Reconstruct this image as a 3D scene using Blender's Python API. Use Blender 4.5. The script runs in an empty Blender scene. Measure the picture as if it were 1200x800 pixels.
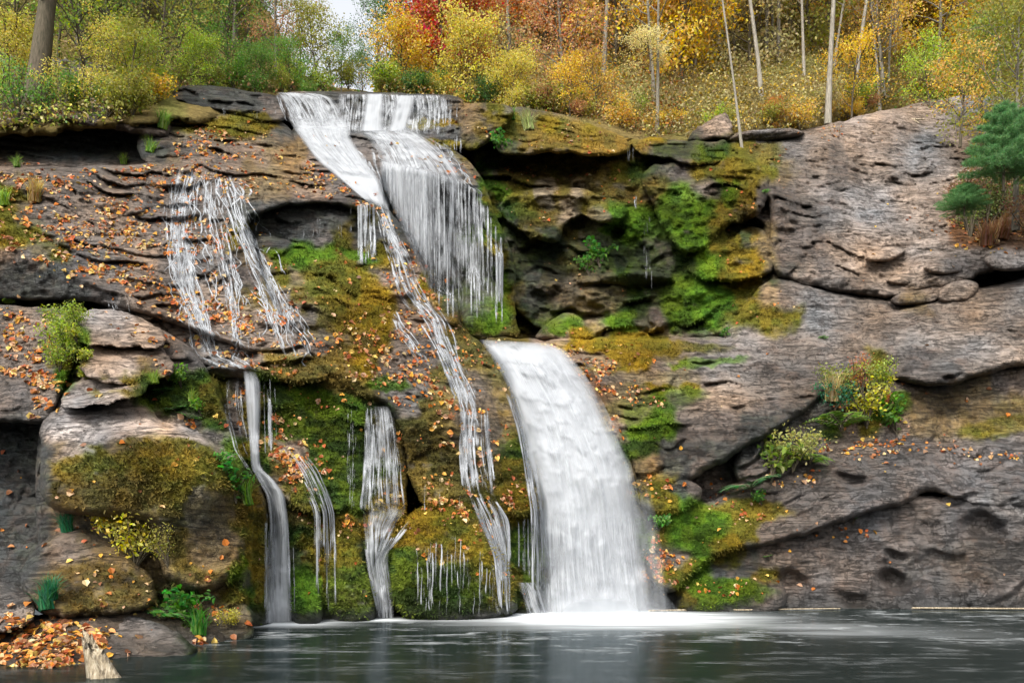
import bpy, math, random
import numpy as np
random.seed(7); RNG = np.random.default_rng(7)
sc = bpy.context.scene
col = sc.collection
CAMH, HOR, CU, F = 1.6, 635.0, 600.0, 1000.0      # eye height (m), horizon row, centre column, focal (px of a 1200 px wide frame)

# ------------------------------------------------------------------ helpers
def P(u, v, Y):
    u = np.asarray(u, float); v = np.asarray(v, float); Y = np.asarray(Y, float)
    return np.stack([(u-CU)/F*Y, Y, CAMH+(HOR-v)/F*Y], -1)
def PX(p):
    p = np.asarray(p, float)
    return CU+p[..., 0]/p[..., 1]*F, HOR-(p[..., 2]-CAMH)/p[..., 1]*F

def _h(ix, iy, iz, s):
    n = (ix.astype(np.int64)*374761393 + iy.astype(np.int64)*668265263 + iz.astype(np.int64)*2147483647 + s*974711) & 0xffffffff
    n = ((n ^ (n >> 13))*1274126177) & 0xffffffff
    n = ((n ^ (n >> 16))*2246822519) & 0xffffffff
    return ((n ^ (n >> 15)) & 0xffffff)/float(0xffffff)
def vnoise(p, s=0):
    i = np.floor(p).astype(np.int64); f = p-i; f = f*f*f*(f*(f*6-15)+10)
    x, y, z = i[..., 0], i[..., 1], i[..., 2]; fx, fy, fz = f[..., 0], f[..., 1], f[..., 2]
    def L(a, b, t): return a+(b-a)*t
    r = []
    for dz in (0, 1):
        a = L(_h(x, y, z+dz, s), _h(x+1, y, z+dz, s), fx); b = L(_h(x, y+1, z+dz, s), _h(x+1, y+1, z+dz, s), fx)
        r.append(L(a, b, fy))
    return L(r[0], r[1], fz)*2-1
def fbm(p, o=4, s=0, g=.5):
    t = 0; a = 1.; k = 1.; n = 0
    for j in range(o):
        t = t+a*vnoise(p*k+j*17.3, s+j); n += a; a *= g; k *= 2.03
    return t/n
def sstep(a, b, x):
    t = np.clip((x-a)/(b-a), 0, 1); return t*t*(3-2*t)

def tps(pts):
    pts = np.array(pts, float); X = pts[:, :2]/300.; n = len(X)
    def U(r2): return r2*np.log(r2+1e-9)
    K = U(((X[:, None]-X[None])**2).sum(-1))+np.eye(n)*.01
    Q = np.c_[np.ones(n), X]; A = np.zeros((n+3, n+3)); A[:n, :n] = K; A[:n, n:] = Q; A[n:, :n] = Q.T
    w = np.linalg.lstsq(A, np.r_[pts[:, 2], 0, 0, 0], rcond=None)[0]
    def f(u, v):
        u = np.asarray(u, float)/300.; v = np.asarray(v, float)/300.; o = w[n]+w[n+1]*u+w[n+2]*v
        for i in range(n): o = o+w[i]*U((u-X[i, 0])**2+(v-X[i, 1])**2)
        return o
    return f
def chaikin(poly, it=2):
    p = np.array(poly, float)
    for _ in range(it):
        q = np.roll(p, -1, 0); p = np.stack([.75*p+.25*q, .25*p+.75*q], 1).reshape(-1, 2)
    return p
def sdf(poly, U, V):
    d = np.full(U.shape, 1e9); ins = np.zeros(U.shape, bool); n = len(poly)
    for i in range(n):
        ax, ay = poly[i]; bx, by = poly[(i+1) % n]; ex, ey = bx-ax, by-ay; L = ex*ex+ey*ey+1e-9
        t = np.clip(((U-ax)*ex+(V-ay)*ey)/L, 0, 1)
        d = np.minimum(d, (U-ax-t*ex)**2+(V-ay-t*ey)**2)
        if ay != by:
            c = ((ay > V) != (by > V)) & (U < (bx-ax)*(V-ay)/(by-ay)+ax); ins ^= c
    d = np.sqrt(d); return np.where(ins, d, -d)

def tag(o, label=None, cat=None, group=None, kind=None):
    if label: o['label'] = label
    if cat: o['category'] = cat
    if group: o['group'] = group
    if kind: o['kind'] = kind
    return o
def mesh_obj(name, verts, faces, mat, parent=None, attrs=None, uv=None, smooth=True, loc=None):
    """verts (n,3); faces (m,k) array; attrs {name: (n,4)} point colours; uv (n,2)."""
    verts = np.asarray(verts, np.float32); faces = np.asarray(faces, np.int32)
    me = bpy.data.meshes.new(name); n, (m, k) = len(verts), faces.shape
    me.vertices.add(n); me.vertices.foreach_set('co', verts.ravel())
    me.loops.add(m*k); me.loops.foreach_set('vertex_index', faces.ravel())
    me.polygons.add(m); me.polygons.foreach_set('loop_start', np.arange(0, m*k, k, dtype=np.int32))
    try: me.polygons.foreach_set('loop_total', np.full(m, k, np.int32))
    except Exception: pass
    me.polygons.foreach_set('use_smooth', np.full(m, smooth, bool))
    me.update(calc_edges=True)
    if attrs:
        for a, c in attrs.items():
            at = me.color_attributes.new(a, 'FLOAT_COLOR', 'POINT'); at.data.foreach_set('color', np.asarray(c, np.float32).ravel())
    if uv is not None:
        ul = me.uv_layers.new(name='flow'); ul.data.foreach_set('uv', np.asarray(uv, np.float32)[faces.ravel()].ravel())
    me.validate(); me.materials.append(mat)
    o = bpy.data.objects.new(name, me); col.objects.link(o)
    if parent is not None: o.parent = parent
    if loc is not None: o.location = loc
    return o
def empty(name, loc=(0, 0, 0), rz=0):
    o = bpy.data.objects.new(name, None); col.objects.link(o); o.location = loc; o.rotation_euler = (0, 0, rz); o.empty_display_size = .2
    return o
def copy_tree(o, parent=None):
    c = o.copy(); col.objects.link(c); c.parent = parent
    for ch in KIDS.get(o.name, []): copy_tree(ch, c)
    return c
KIDS = {}
def kid(root, ch): KIDS.setdefault(root.name, []).append(ch); return ch

class NT:
    def __init__(s, name):
        s.m = bpy.data.materials.new(name); s.m.use_nodes = True; s.t = s.m.node_tree; s.t.nodes.clear()
    def n(s, ty, ins=None, **kw):
        x = s.t.nodes.new(ty)
        for k, v in kw.items(): setattr(x, k, v)
        for k, v in (ins or {}).items():
            i = x.inputs[k]
            if isinstance(v, bpy.types.NodeSocket): s.t.links.new(v, i)
            elif isinstance(v, bpy.types.Node): s.t.links.new(v.outputs[0], i)
            else: i.default_value = v
        return x
    def math(s, op, a, b=0., c=0., clamp=False):
        x = s.n('ShaderNodeMath', {0: a, 1: b, 2: c}, operation=op, use_clamp=clamp); return x.outputs[0]
    def mix(s, f, a, b, bt='MIX'):
        x = s.n('ShaderNodeMix', {0: f, 6: a, 7: b}, data_type='RGBA', blend_type=bt); return x.outputs[2]
    def ramp(s, f, st):
        x = s.n('ShaderNodeValToRGB', {0: f}); e = x.color_ramp.elements
        while len(e) < len(st): e.new(.5)
        for q, (p, c) in zip(e, st): q.position = p; q.color = c if len(c) == 4 else (*c, 1)
        return x.outputs[0]
    def noise(s, vec, scale, detail=4, rough=.55, dist=0.):
        return s.n('ShaderNodeTexNoise', {'Vector': vec, 'Scale': scale, 'Detail': detail, 'Roughness': rough, 'Distortion': dist}).outputs['Fac']
    def sc(s, vec, xyz, rot=(0, 0, 0)):
        return s.n('ShaderNodeMapping', {'Vector': vec, 'Scale': xyz, 'Rotation': rot}).outputs[0]
    def out(s, sh): s.n('ShaderNodeOutputMaterial', {'Surface': sh}); return s.m

# ------------------------------------------------------------------ materials
def rock_material():
    t = NT('weathered_rock'); geo = t.n('ShaderNodeNewGeometry').outputs['Position']
    a = t.n('ShaderNodeVertexColor', layer_name='Col').outputs['Color']
    ex = t.n('ShaderNodeSeparateColor', {0: t.n('ShaderNodeVertexColor', layer_name='Mask').outputs['Color']})
    moss, wet, lit = ex.outputs[0], ex.outputs[1], ex.outputs[2]
    str_v = t.sc(geo, (.9, .9, 5.0), (0, math.radians(-12), 0))
    n1 = t.noise(geo, 9, 8, .62); n2 = t.noise(str_v, 1.6, 8, .6, .6); n3 = t.noise(geo, 55, 5, .65); n4 = t.noise(geo, 1.3, 4)
    val = t.math('ADD', t.math('MULTIPLY', n1, .9), t.math('MULTIPLY', n2, .9))
    val = t.math('ADD', val, t.math('MULTIPLY', n3, .7))          # ~1.25 mean
    k = t.math('MULTIPLY_ADD', val, 2.0, -1.48)
    k = t.math('MAXIMUM', k, .3)
    c = t.mix(1., a, t.n('ShaderNodeCombineColor', {0: k, 1: k, 2: k}), 'MULTIPLY')
    # lichen flecks on dry stone, rusty staining
    dry = t.math('SUBTRACT', 1., t.math('MAXIMUM', moss, wet), clamp=True)
    fl = t.math('MULTIPLY', t.math('GREATER_THAN', t.noise(geo, 26, 3, .7), .66), t.math('MULTIPLY', dry, .35))
    c = t.mix(fl, c, (.34, .33, .30, 1))
    rust = t.math('MULTIPLY', t.ramp(t.noise(geo, 2.2, 5, .6), [(.5, (0, 0, 0)), (.72, (1, 1, 1))]), .35)
    c = t.mix(t.math('MULTIPLY', rust, t.math('SUBTRACT', 1., moss, clamp=True)), c, t.mix(.5, c, (.17, .075, .03, 1)))
    cq = t.noise(t.sc(geo, (1., 1., 6.), (0, math.radians(-10), 0)), .8, 7, .62, .7); cr1 = t.math('SUBTRACT', 1., t.math('MULTIPLY', t.math('ABSOLUTE', t.math('SUBTRACT', cq, .5)), 42.), clamp=True)
    cq2 = t.noise(t.sc(geo, (1.6, 1.6, 1.), (0, math.radians(35), 0)), 1.1, 6, .65, .5); cr2 = t.math('SUBTRACT', 1., t.math('MULTIPLY', t.math('ABSOLUTE', t.math('SUBTRACT', cq2, .48)), 70.), clamp=True)
    crk = t.math('MULTIPLY', t.math('MAXIMUM', cr1, t.math('MULTIPLY', cr2, .7)), t.math('MULTIPLY_ADD', moss, -.8, 1., clamp=True))
    c = t.mix(t.math('MULTIPLY', crk, .42), c, (.015, .013, .011, 1))
    sv = t.noise(t.sc(geo, (5., 5., .35)), 1., 5, .6); sd_ = t.math('MULTIPLY', t.ramp(sv, [(.52, (0, 0, 0)), (.68, (1, 1, 1))]), .4); c = t.mix(t.math('MULTIPLY', sd_, t.math('MULTIPLY_ADD', moss, -.6, 1.)), c, t.mix(.72, c, (.02, .018, .02, 1)))
    tide = t.n('ShaderNodeMapRange', {0: t.math('ADD', t.n('ShaderNodeSeparateXYZ', {0: geo}).outputs[2], t.math('MULTIPLY', n4, -.35)), 1: -.15, 2: .32, 3: 1., 4: 0.}).outputs[0]
    c = t.mix(t.math('MULTIPLY', tide, .8), c, (.012, .012, .010, 1)); wet = t.math('MAXIMUM', wet, tide); c2 = c
    hgt = t.math('ADD', t.math('MULTIPLY', n1, .5), t.math('MULTIPLY', n2, 1.0))
    hgt = t.math('ADD', hgt, t.math('MULTIPLY', n3, t.math('MULTIPLY_ADD', moss, .45, .16)))
    hgt = t.math('SUBTRACT', hgt, t.math('MULTIPLY', crk, .4))
    b = t.n('ShaderNodeBump', {'Height': hgt, 'Strength': 1., 'Distance': .11})
    rough = t.math('MULTIPLY_ADD', wet, -.48, .88); rough = t.math('ADD', rough, t.math('MULTIPLY', t.math('SUBTRACT', n3, .5), .5), clamp=True)
    rough = t.math('MAXIMUM', rough, t.math('MULTIPLY', moss, .9)); rough = t.math('MAXIMUM', rough, .22)
    spec = t.math('MULTIPLY_ADD', wet, .45, .15); spec = t.math('MULTIPLY', spec, t.math('MULTIPLY_ADD', moss, -.85, 1.))
    s = t.n('ShaderNodeBsdfPrincipled', {'Base Color': c2, 'Roughness': rough, 'Specular IOR Level': spec, 'Normal': b.outputs[0]})
    return t.out(s)
def leaf_material(name, trans=.5, rough=.55):
    t = NT(name)
    oc = t.n('ShaderNodeObjectInfo').outputs['Color']; r = t.n('ShaderNodeNewGeometry').outputs['Random Per Island']
    hs = t.n('ShaderNodeHueSaturation', {'Color': oc, 'Hue': t.math('MULTIPLY_ADD', r, .075, .4625), 'Saturation': t.math('MULTIPLY_ADD', t.math('FRACT', t.math('MULTIPLY', r, 37.7)), .35, .78),
                                        'Value': t.math('MULTIPLY_ADD', t.math('FRACT', t.math('MULTIPLY', r, 91.3)), .6, .8)})
    d = t.n('ShaderNodeBsdfPrincipled', {'Base Color': hs, 'Roughness': rough, 'Specular IOR Level': .25})
    tr = t.n('ShaderNodeBsdfTranslucent', {'Color': hs})
    return t.out(t.n('ShaderNodeMixShader', {0: trans, 1: d, 2: tr}))
def attr_leaf_material(name, trans=.2, rough=.5):
    t = NT(name); a = t.n('ShaderNodeVertexColor', layer_name='Col').outputs['Color']
    d = t.n('ShaderNodeBsdfPrincipled', {'Base Color': a, 'Roughness': rough, 'Specular IOR Level': .3})
    return t.out(t.n('ShaderNodeMixShader', {0: trans, 1: d, 2: t.n('ShaderNodeBsdfTranslucent', {'Color': a})}))
def bark_material(name, base, hi):
    t = NT(name); g = t.n('ShaderNodeTexCoord').outputs['Object']
    n1 = t.noise(t.sc(g, (9, 9, 1.6)), 2.4, 6, .65); n2 = t.noise(g, 1.2, 3)
    c = t.ramp(n1, [(.3, base), (.7, hi)]); c = t.mix(t.math('MULTIPLY', n2, .35), c, (.09, .1, .05, 1))
    b = t.n('ShaderNodeBump', {'Height': n1, 'Strength': .8, 'Distance': .04})
    return t.out(t.n('ShaderNodeBsdfPrincipled', {'Base Color': c, 'Roughness': .85, 'Specular IOR Level': .15, 'Normal': b.outputs[0]}))
def silk_material():
    t = NT('falling_water'); uv = t.n('ShaderNodeUVMap', uv_map='flow').outputs[0]
    a = t.n('ShaderNodeSeparateColor', {0: t.n('ShaderNodeVertexColor', layer_name='Col').outputs['Color']})
    dens, edge, lac = a.outputs[0], a.outputs[1], a.outputs[2]
    s1 = t.noise(t.sc(uv, (13, .55, 1)), 1., 5, .62, .15); s2 = t.noise(t.sc(uv, (42, 1.1, 1)), 1., 3, .6); s3 = t.noise(t.sc(uv, (2.2, 1.3, 1)), 1., 4, .6, .8)
    st = t.math('ADD', t.math('MULTIPLY', s1, .62), t.math('MULTIPLY', s2, .38))
    st = t.math('ADD', st, t.math('MULTIPLY', t.math('SUBTRACT', s3, .5), .5)); st = t.math('MULTIPLY_ADD', st, 1.7, -.35)
    wid = .34
    lo = t.math('SUBTRACT', .86, t.math('MULTIPLY', dens, .66))
    st2 = t.math('ADD', t.math('MULTIPLY', st, t.math('SUBTRACT', 1., lac)), t.math('MULTIPLY', lac, .66))
    al = t.math('DIVIDE', t.math('SUBTRACT', st2, lo), wid, clamp=True)
    al = t.math('SMOOTH_MIN', al, .95, .15)
    al = t.math('MULTIPLY', al, edge, clamp=True)
    sh = t.math('MULTIPLY_ADD', st2, .52, .17)
    shc = t.n('ShaderNodeCombineColor', {0: t.math('MULTIPLY', sh, .91), 1: t.math('MULTIPLY', sh, .95), 2: t.math('MULTIPLY', sh, 1.0)})
    b = t.n('ShaderNodeBump', {'Height': st2, 'Strength': .08, 'Distance': .15})
    d = t.n('ShaderNodeBsdfDiffuse', {'Color': shc, 'Normal': b.outputs[0]}); tr = t.n('ShaderNodeBsdfTranslucent', {'Color': shc})
    m = t.n('ShaderNodeMixShader', {0: .35, 1: d, 2: tr})
    return t.out(t.n('ShaderNodeMixShader', {0: al, 1: t.n('ShaderNodeBsdfTransparent'), 2: m}))
def pool_material():
    t = NT('dark_pool_water'); g = t.n('ShaderNodeNewGeometry').outputs['Position']
    a = t.n('ShaderNodeSeparateColor', {0: t.n('ShaderNodeVertexColor', layer_name='Col').outputs['Color']})
    foam, str_ = a.outputs[0], a.outputs[1]
    rip = t.noise(t.sc(g, (.35, 1.6, 1), (0, 0, math.radians(12))), 1.1, 5, .55, .7); rip2 = t.noise(t.sc(g, (1.6, 4.5, 1)), 1.6, 3, .5)
    b = t.n('ShaderNodeBump', {'Height': t.math('ADD', rip, t.math('MULTIPLY', rip2, .2)), 'Strength': .16, 'Distance': .06})
    gl = t.n('ShaderNodeBsdfGlossy', {'Color': (.80, .88, .92, 1), 'Roughness': .16, 'Normal': b.outputs[0]}); df = t.n('ShaderNodeBsdfDiffuse', {'Color': (.007, .011, .010, 1)})
    w = t.n('ShaderNodeMixShader', {0: t.math('MULTIPLY', t.n('ShaderNodeFresnel', {'IOR': 1.33}).outputs[0], .50), 1: df, 2: gl})
    # long, curling lines of drifting foam
    q = t.noise(t.sc(g, (.20, 1.1, 1), (0, 0, math.radians(17))), 1.0, 7, .58, 2.2)
    ln = t.math('SUBTRACT', 1., t.math('MULTIPLY', t.math('ABSOLUTE', t.math('SUBTRACT', q, .5)), 16.), clamp=True)
    ln = t.math('MULTIPLY', ln, t.math('MULTIPLY', str_, t.ramp(t.noise(g, .9, 5, .7), [(.47, (0, 0, 0)), (.72, (.5, .5, .5))])), clamp=True)
    fo = t.math('MULTIPLY', foam, t.math('MULTIPLY_ADD', t.noise(t.sc(g, (.4, 2.2, 1)), 1.6, 5, .6), 1.2, .25), clamp=True)
    f = t.math('MAXIMUM', fo, ln)
    wh = t.n('ShaderNodeBsdfDiffuse', {'Color': (.80, .84, .86, 1)})
    return t.out(t.n('ShaderNodeMixShader', {0: f, 1: w, 2: wh}))
M_ROCK = rock_material(); M_LEAF = leaf_material('autumn_foliage'); M_FALLEN = attr_leaf_material('fallen_leaf', .15); M_MOSS = attr_leaf_material('moss_tuft', .25, .9)
M_BARK = bark_material('grey_bark', (.07, .06, .05), (.26, .23, .19)); M_PALE = bark_material('pale_bark', (.16, .14, .12), (.42, .38, .32)); M_DARK = bark_material('dark_bark', (.035, .028, .02), (.13, .10, .075))
M_WATER = silk_material(); M_POOL = pool_material()

# ------------------------------------------------------------------ surface colours of the stone, read as a coarse chart of what grows or lies where, with shade under ledges painted in as 'k'
CLS = {  # rgb, moss, wet, litter
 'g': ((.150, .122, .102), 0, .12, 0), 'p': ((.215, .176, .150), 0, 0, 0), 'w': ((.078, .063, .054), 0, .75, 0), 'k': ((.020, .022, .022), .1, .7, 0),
 'b': ((.13, .092, .048), .25, .25, .1), 'l': ((.14, .105, .082), .05, .5, 1), 't': ((.24, .185, .12), 0, .1, 0),
 'G': ((.088, .175, .014), 1, 0, 0), 'o': ((.135, .115, .016), .85, 0, .12), 'd': ((.032, .060, .010), .9, .15, 0), 'y': ((.20, .145, .014), .95, 0, .25),
 'r': ((.13, .06, .03), .2, 0, .9), 'm': ((.135, .098, .026), .7, .1, .3), 'n': ((.030, .038, .014), .5, .4, 0)}
CH = """
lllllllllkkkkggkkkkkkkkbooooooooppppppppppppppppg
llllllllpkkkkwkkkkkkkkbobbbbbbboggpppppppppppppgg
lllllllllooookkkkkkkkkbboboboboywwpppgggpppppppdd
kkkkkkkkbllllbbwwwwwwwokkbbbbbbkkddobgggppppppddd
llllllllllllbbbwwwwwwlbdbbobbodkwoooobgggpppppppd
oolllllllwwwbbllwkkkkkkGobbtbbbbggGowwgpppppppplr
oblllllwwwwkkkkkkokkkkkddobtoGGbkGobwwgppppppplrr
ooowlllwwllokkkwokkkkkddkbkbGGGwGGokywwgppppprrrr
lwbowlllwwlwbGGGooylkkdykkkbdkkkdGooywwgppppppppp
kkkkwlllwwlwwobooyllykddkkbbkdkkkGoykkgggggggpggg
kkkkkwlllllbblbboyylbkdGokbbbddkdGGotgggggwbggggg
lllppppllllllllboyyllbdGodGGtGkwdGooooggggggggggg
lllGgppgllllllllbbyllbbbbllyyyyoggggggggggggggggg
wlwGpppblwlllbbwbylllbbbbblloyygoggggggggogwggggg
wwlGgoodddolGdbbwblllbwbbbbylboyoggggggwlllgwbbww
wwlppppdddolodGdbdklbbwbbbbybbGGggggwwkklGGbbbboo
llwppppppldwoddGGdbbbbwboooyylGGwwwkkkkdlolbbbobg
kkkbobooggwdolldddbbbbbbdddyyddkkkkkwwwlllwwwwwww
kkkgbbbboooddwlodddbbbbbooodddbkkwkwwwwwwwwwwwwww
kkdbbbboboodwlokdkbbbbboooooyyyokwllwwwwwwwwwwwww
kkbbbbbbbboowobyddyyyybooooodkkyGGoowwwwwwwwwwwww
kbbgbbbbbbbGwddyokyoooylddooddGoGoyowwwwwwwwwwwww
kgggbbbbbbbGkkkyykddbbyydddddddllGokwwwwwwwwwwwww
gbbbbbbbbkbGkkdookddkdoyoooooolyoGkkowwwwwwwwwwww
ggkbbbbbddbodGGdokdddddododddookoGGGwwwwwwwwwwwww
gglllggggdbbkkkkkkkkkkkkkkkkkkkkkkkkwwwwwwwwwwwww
"""
ROWS = [r.ljust(49, r[-1])[:49] for r in CH.strip().split('\n')]
for _j, _r in enumerate(ROWS):
    _v = 100+25*_j; _r = list(_r)
    for _i in range(49):
        if 23 <= _i <= 36 and 150 <= _v <= 380: _r[_i] = {'b': 'm', 'k': 'n'}.get(_r[_i], _r[_i])
        if 12 <= _i <= 26 and _v >= 350: _r[_i] = {'b': 'm', 'k': 'n', 'w': 'm' if _i < 20 else 'w'}.get(_r[_i], _r[_i])
    ROWS[_j] = ''.join(_r)
_C = np.array([[list(CLS[c][0])+list(CLS[c][1:]) for c in r] for r in ROWS], float)     # 26 x 49 x 6
BLOBS = [  # u, v, ru, rv, rotation deg, class, strength : patches with a shape of their own; 'k' under overhangs is painted shade
 (100, 378, 40, 9, 3, 'p', 1), (135, 380, 55, 12, 5, 'p', 1), (150, 405, 45, 14, 8, 'p', 1), (120, 452, 40, 8, 0, 'p', 1), (120, 500, 70, 20, -5, 'p', 1), (190, 500, 40, 8, 15, 'p', .9), (90, 532, 22, 18, 30, 'p', .8),
 (240, 520, 40, 4, 25, 'p', .8), (85, 400, 22, 22, 0, 'G', .9), (80, 425, 25, 10, 0, 'o', .9), (85, 660, 30, 30, 0, 'g', .7), (20, 705, 26, 22, 0, 'g', .9), (160, 735, 60, 18, 8, 'p', .7),
 (1150, 520, 110, 10, 0, 'w', .5), (1150, 480, 90, 26, 0, 'b', .8), (1170, 500, 50, 12, -10, 'o', .6), (1180, 590, 50, 14, 12, 'g', .8), (1010, 570, 120, 16, 0, 'w', .6), (940, 490, 40, 16, 0, 'k', .8), (880, 525, 60, 16, -12, 'k', 1),
 (800, 440, 100, 10, -3, 'g', .7), (770, 470, 60, 14, -10, 'G', .5), (720, 404, 80, 8, 0, 'y', .7), (790, 408, 70, 7, 0, 'o', .8), (830, 425, 50, 6, -5, 'G', .6), (690, 420, 40, 9, 15, 'l', .8), (700, 455, 30, 14, 30, 'r', .7), (740, 475, 30, 26, 0, 'b', .6), (765, 505, 35, 12, -10, 'G', .9),
 (870, 600, 60, 14, 0, 'o', .9), (820, 620, 40, 22, -20, 'G', .9), (850, 690, 60, 14, 5, 'G', .8), (880, 590, 30, 8, 0, 'o', .8), (980, 195, 14, 50, 5, 'w', .8), (910, 270, 28, 55, 0, 'w', .7), (935, 260, 20, 6, -30, 'g', .9),
 (1060, 150, 90, 14, -6, 'p', .9), (890, 158, 40, 7, -5, 'p', 1), (835, 150, 18, 12, -35, 'p', 1), (700, 270, 22, 28, 0, 't', .6), (720, 268, 18, 8, 0, 'G', .9), (745, 265, 14, 14, 0, 'G', .7), (795, 250, 28, 40, 20, 'G', .9), (640, 225, 12, 22, 0, 't', .9),
 (640, 145, 14, 10, 0, 'y', .8), (600, 140, 14, 8, 0, 'y', .9), (500, 145, 40, 5, 0, 'y', .9), (520, 168, 26, 6, 10, 'y', .9), (568, 195, 12, 8, 0, 'G', .9), (575, 235, 8, 18, -20, 'o', .9), (578, 285, 5, 14, -35, 'y', .9),
 (300, 140, 35, 7, 8, 'o', .9), (420, 300, 25, 6, 20, 'G', .9), (390, 335, 40, 30, 30, 'o', .8), (455, 450, 28, 8, 5, 'G', .8), (410, 480, 24, 16, 30, 'G', .8), (395, 500, 14, 20, 0, 'G', .6), (585, 330, 12, 22, -30, 'G', .8), (575, 370, 30, 16, 0, 'G', .7),
 (655, 380, 12, 14, 0, 'G', .9), (560, 600, 60, 10, 10, 'y', .9), (500, 620, 50, 14, -20, 'y', .9), (575, 660, 20, 50, -25, 'y', .9), (610, 580, 26, 14, 0, 'y', .9), (560, 480, 50, 60, -20, 'b', .5), (570, 490, 14, 50, -15, 'w', .7), (360, 690, 18, 30, 0, 'G', .9), (405, 620, 28, 20, 0, 'y', .8), (430, 690, 20, 20, 0, 'o', .8),
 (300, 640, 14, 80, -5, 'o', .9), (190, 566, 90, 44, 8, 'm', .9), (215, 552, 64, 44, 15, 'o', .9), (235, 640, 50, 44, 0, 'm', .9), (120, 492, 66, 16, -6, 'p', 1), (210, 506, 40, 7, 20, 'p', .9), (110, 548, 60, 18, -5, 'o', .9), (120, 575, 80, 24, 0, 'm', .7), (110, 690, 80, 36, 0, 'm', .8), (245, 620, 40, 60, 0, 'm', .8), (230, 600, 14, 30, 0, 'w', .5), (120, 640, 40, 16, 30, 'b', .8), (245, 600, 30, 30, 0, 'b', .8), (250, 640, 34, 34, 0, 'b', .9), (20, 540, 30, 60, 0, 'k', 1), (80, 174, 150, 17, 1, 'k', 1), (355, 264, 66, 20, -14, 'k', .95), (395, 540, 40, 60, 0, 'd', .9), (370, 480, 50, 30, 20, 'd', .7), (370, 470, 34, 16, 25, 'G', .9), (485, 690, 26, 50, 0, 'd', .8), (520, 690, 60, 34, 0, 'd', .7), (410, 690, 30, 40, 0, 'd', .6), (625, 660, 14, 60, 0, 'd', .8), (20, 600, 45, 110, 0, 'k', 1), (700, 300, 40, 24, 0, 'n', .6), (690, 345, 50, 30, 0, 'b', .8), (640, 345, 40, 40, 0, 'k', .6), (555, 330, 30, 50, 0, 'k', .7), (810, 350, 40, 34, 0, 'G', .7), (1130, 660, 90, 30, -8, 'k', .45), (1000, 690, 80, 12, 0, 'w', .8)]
DENTS = [(998, 561, 19, 7, .5), (1050, 650, 15, 6, .35), (1048, 680, 17, 12, .8), (1062, 664, 26, 10, .35), (1110, 654, 26, 8, .25), (1150, 618, 26, 16, .45), (722, 270, 9, 8, .7), (880, 264, 13, 10, 1.0), (1108, 172, 16, 6, .3), (955, 245, 20, 60, .15), (1000, 700, 20, 8, .3), (930, 680, 22, 10, .3), (1120, 585, 30, 6, .3)]
def surface(u, v):
    """-> rgb (n,3), moss, wet, litter for picture-plane coordinates on the stone"""
    u = np.asarray(u, float); v = np.asarray(v, float); q = np.stack([u/22., v/22., u*0], -1)
    wu = u+fbm(q, 4, 31)*20; wv = v+fbm(q, 4, 47)*14
    x = np.clip(wu/25., 0, 47.999); y = np.clip((wv-100)/25., 0, 24.999); i = x.astype(int); j = y.astype(int); fx = sstep(.2, .8, x-i)[..., None]; fy = sstep(.2, .8, y-j)[..., None]
    c = (_C[j, i]*(1-fx)+_C[j, i+1]*fx)*(1-fy)+(_C[j+1, i]*(1-fx)+_C[j+1, i+1]*fx)*fy
    wu = u+fbm(q*2, 3, 77)*7; wv = v+fbm(q*2, 3, 88)*6
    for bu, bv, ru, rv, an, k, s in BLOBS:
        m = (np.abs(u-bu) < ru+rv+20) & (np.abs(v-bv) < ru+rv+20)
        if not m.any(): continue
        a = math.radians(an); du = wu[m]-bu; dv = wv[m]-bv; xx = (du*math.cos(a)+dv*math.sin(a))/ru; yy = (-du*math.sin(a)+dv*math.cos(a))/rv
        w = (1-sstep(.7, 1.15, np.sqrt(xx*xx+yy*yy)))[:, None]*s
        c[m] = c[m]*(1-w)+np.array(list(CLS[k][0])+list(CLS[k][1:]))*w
    k1 = fbm(np.stack([u/13., v/9., u*0+9], -1), 3, 15); k2 = fbm(np.stack([u/26., v/15., u*0+5], -1), 3, 16); ms = c[..., 3:4]
    gr = (c[..., 1:2] > c[..., 0:1]) if c.ndim == 2 else None
    alt = np.where((k1 > 0)[:, None], np.where(gr, np.array([.11, .16, .014]), np.array([.17, .12, .016])), np.where(gr, np.array([.022, .045, .010]), np.array([.05, .07, .012]))) if c.ndim == 2 else None
    if alt is not None: w_ = (np.clip(np.abs(k1)*2.6, 0, .5)[:, None])*ms; c[..., :3] = c[..., :3]*(1-w_)+alt*w_
    # moss breaks up into cushions: bare stone shows between them
    n = fbm(np.stack([u/7., v/7., u*0], -1), 3, 5)*.5+fbm(np.stack([u/30., v/18., u*0], -1), 3, 6)*.6
    moss = c[..., 3]; cut = sstep(-.5, .05, n+(moss-.5)*.9)
    bare = np.array([.085, .072, .058]); c[..., :3] = c[..., :3]*cut[..., None]+(c[..., :3]*(1-moss[..., None])+bare*moss[..., None])*(1-cut[..., None]); c[..., 3] *= cut
    n2 = fbm(np.stack([u/45., v/16., u*0], -1), 4, 9)
    n5 = fbm(np.stack([u/90.+v/160., v/38.-u/170., u*0], -1), 4, 29); c[..., :3] *= (1+.30*n2+.75*n5)[..., None]
    n3 = fbm(np.stack([u/60., v/60., u*0+3], -1), 3, 19)[..., None]
    hue = np.concatenate([1+.30*n3, 1+.02*n3, 1-.30*n3], -1); c[..., :3] *= hue
    return c

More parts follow.
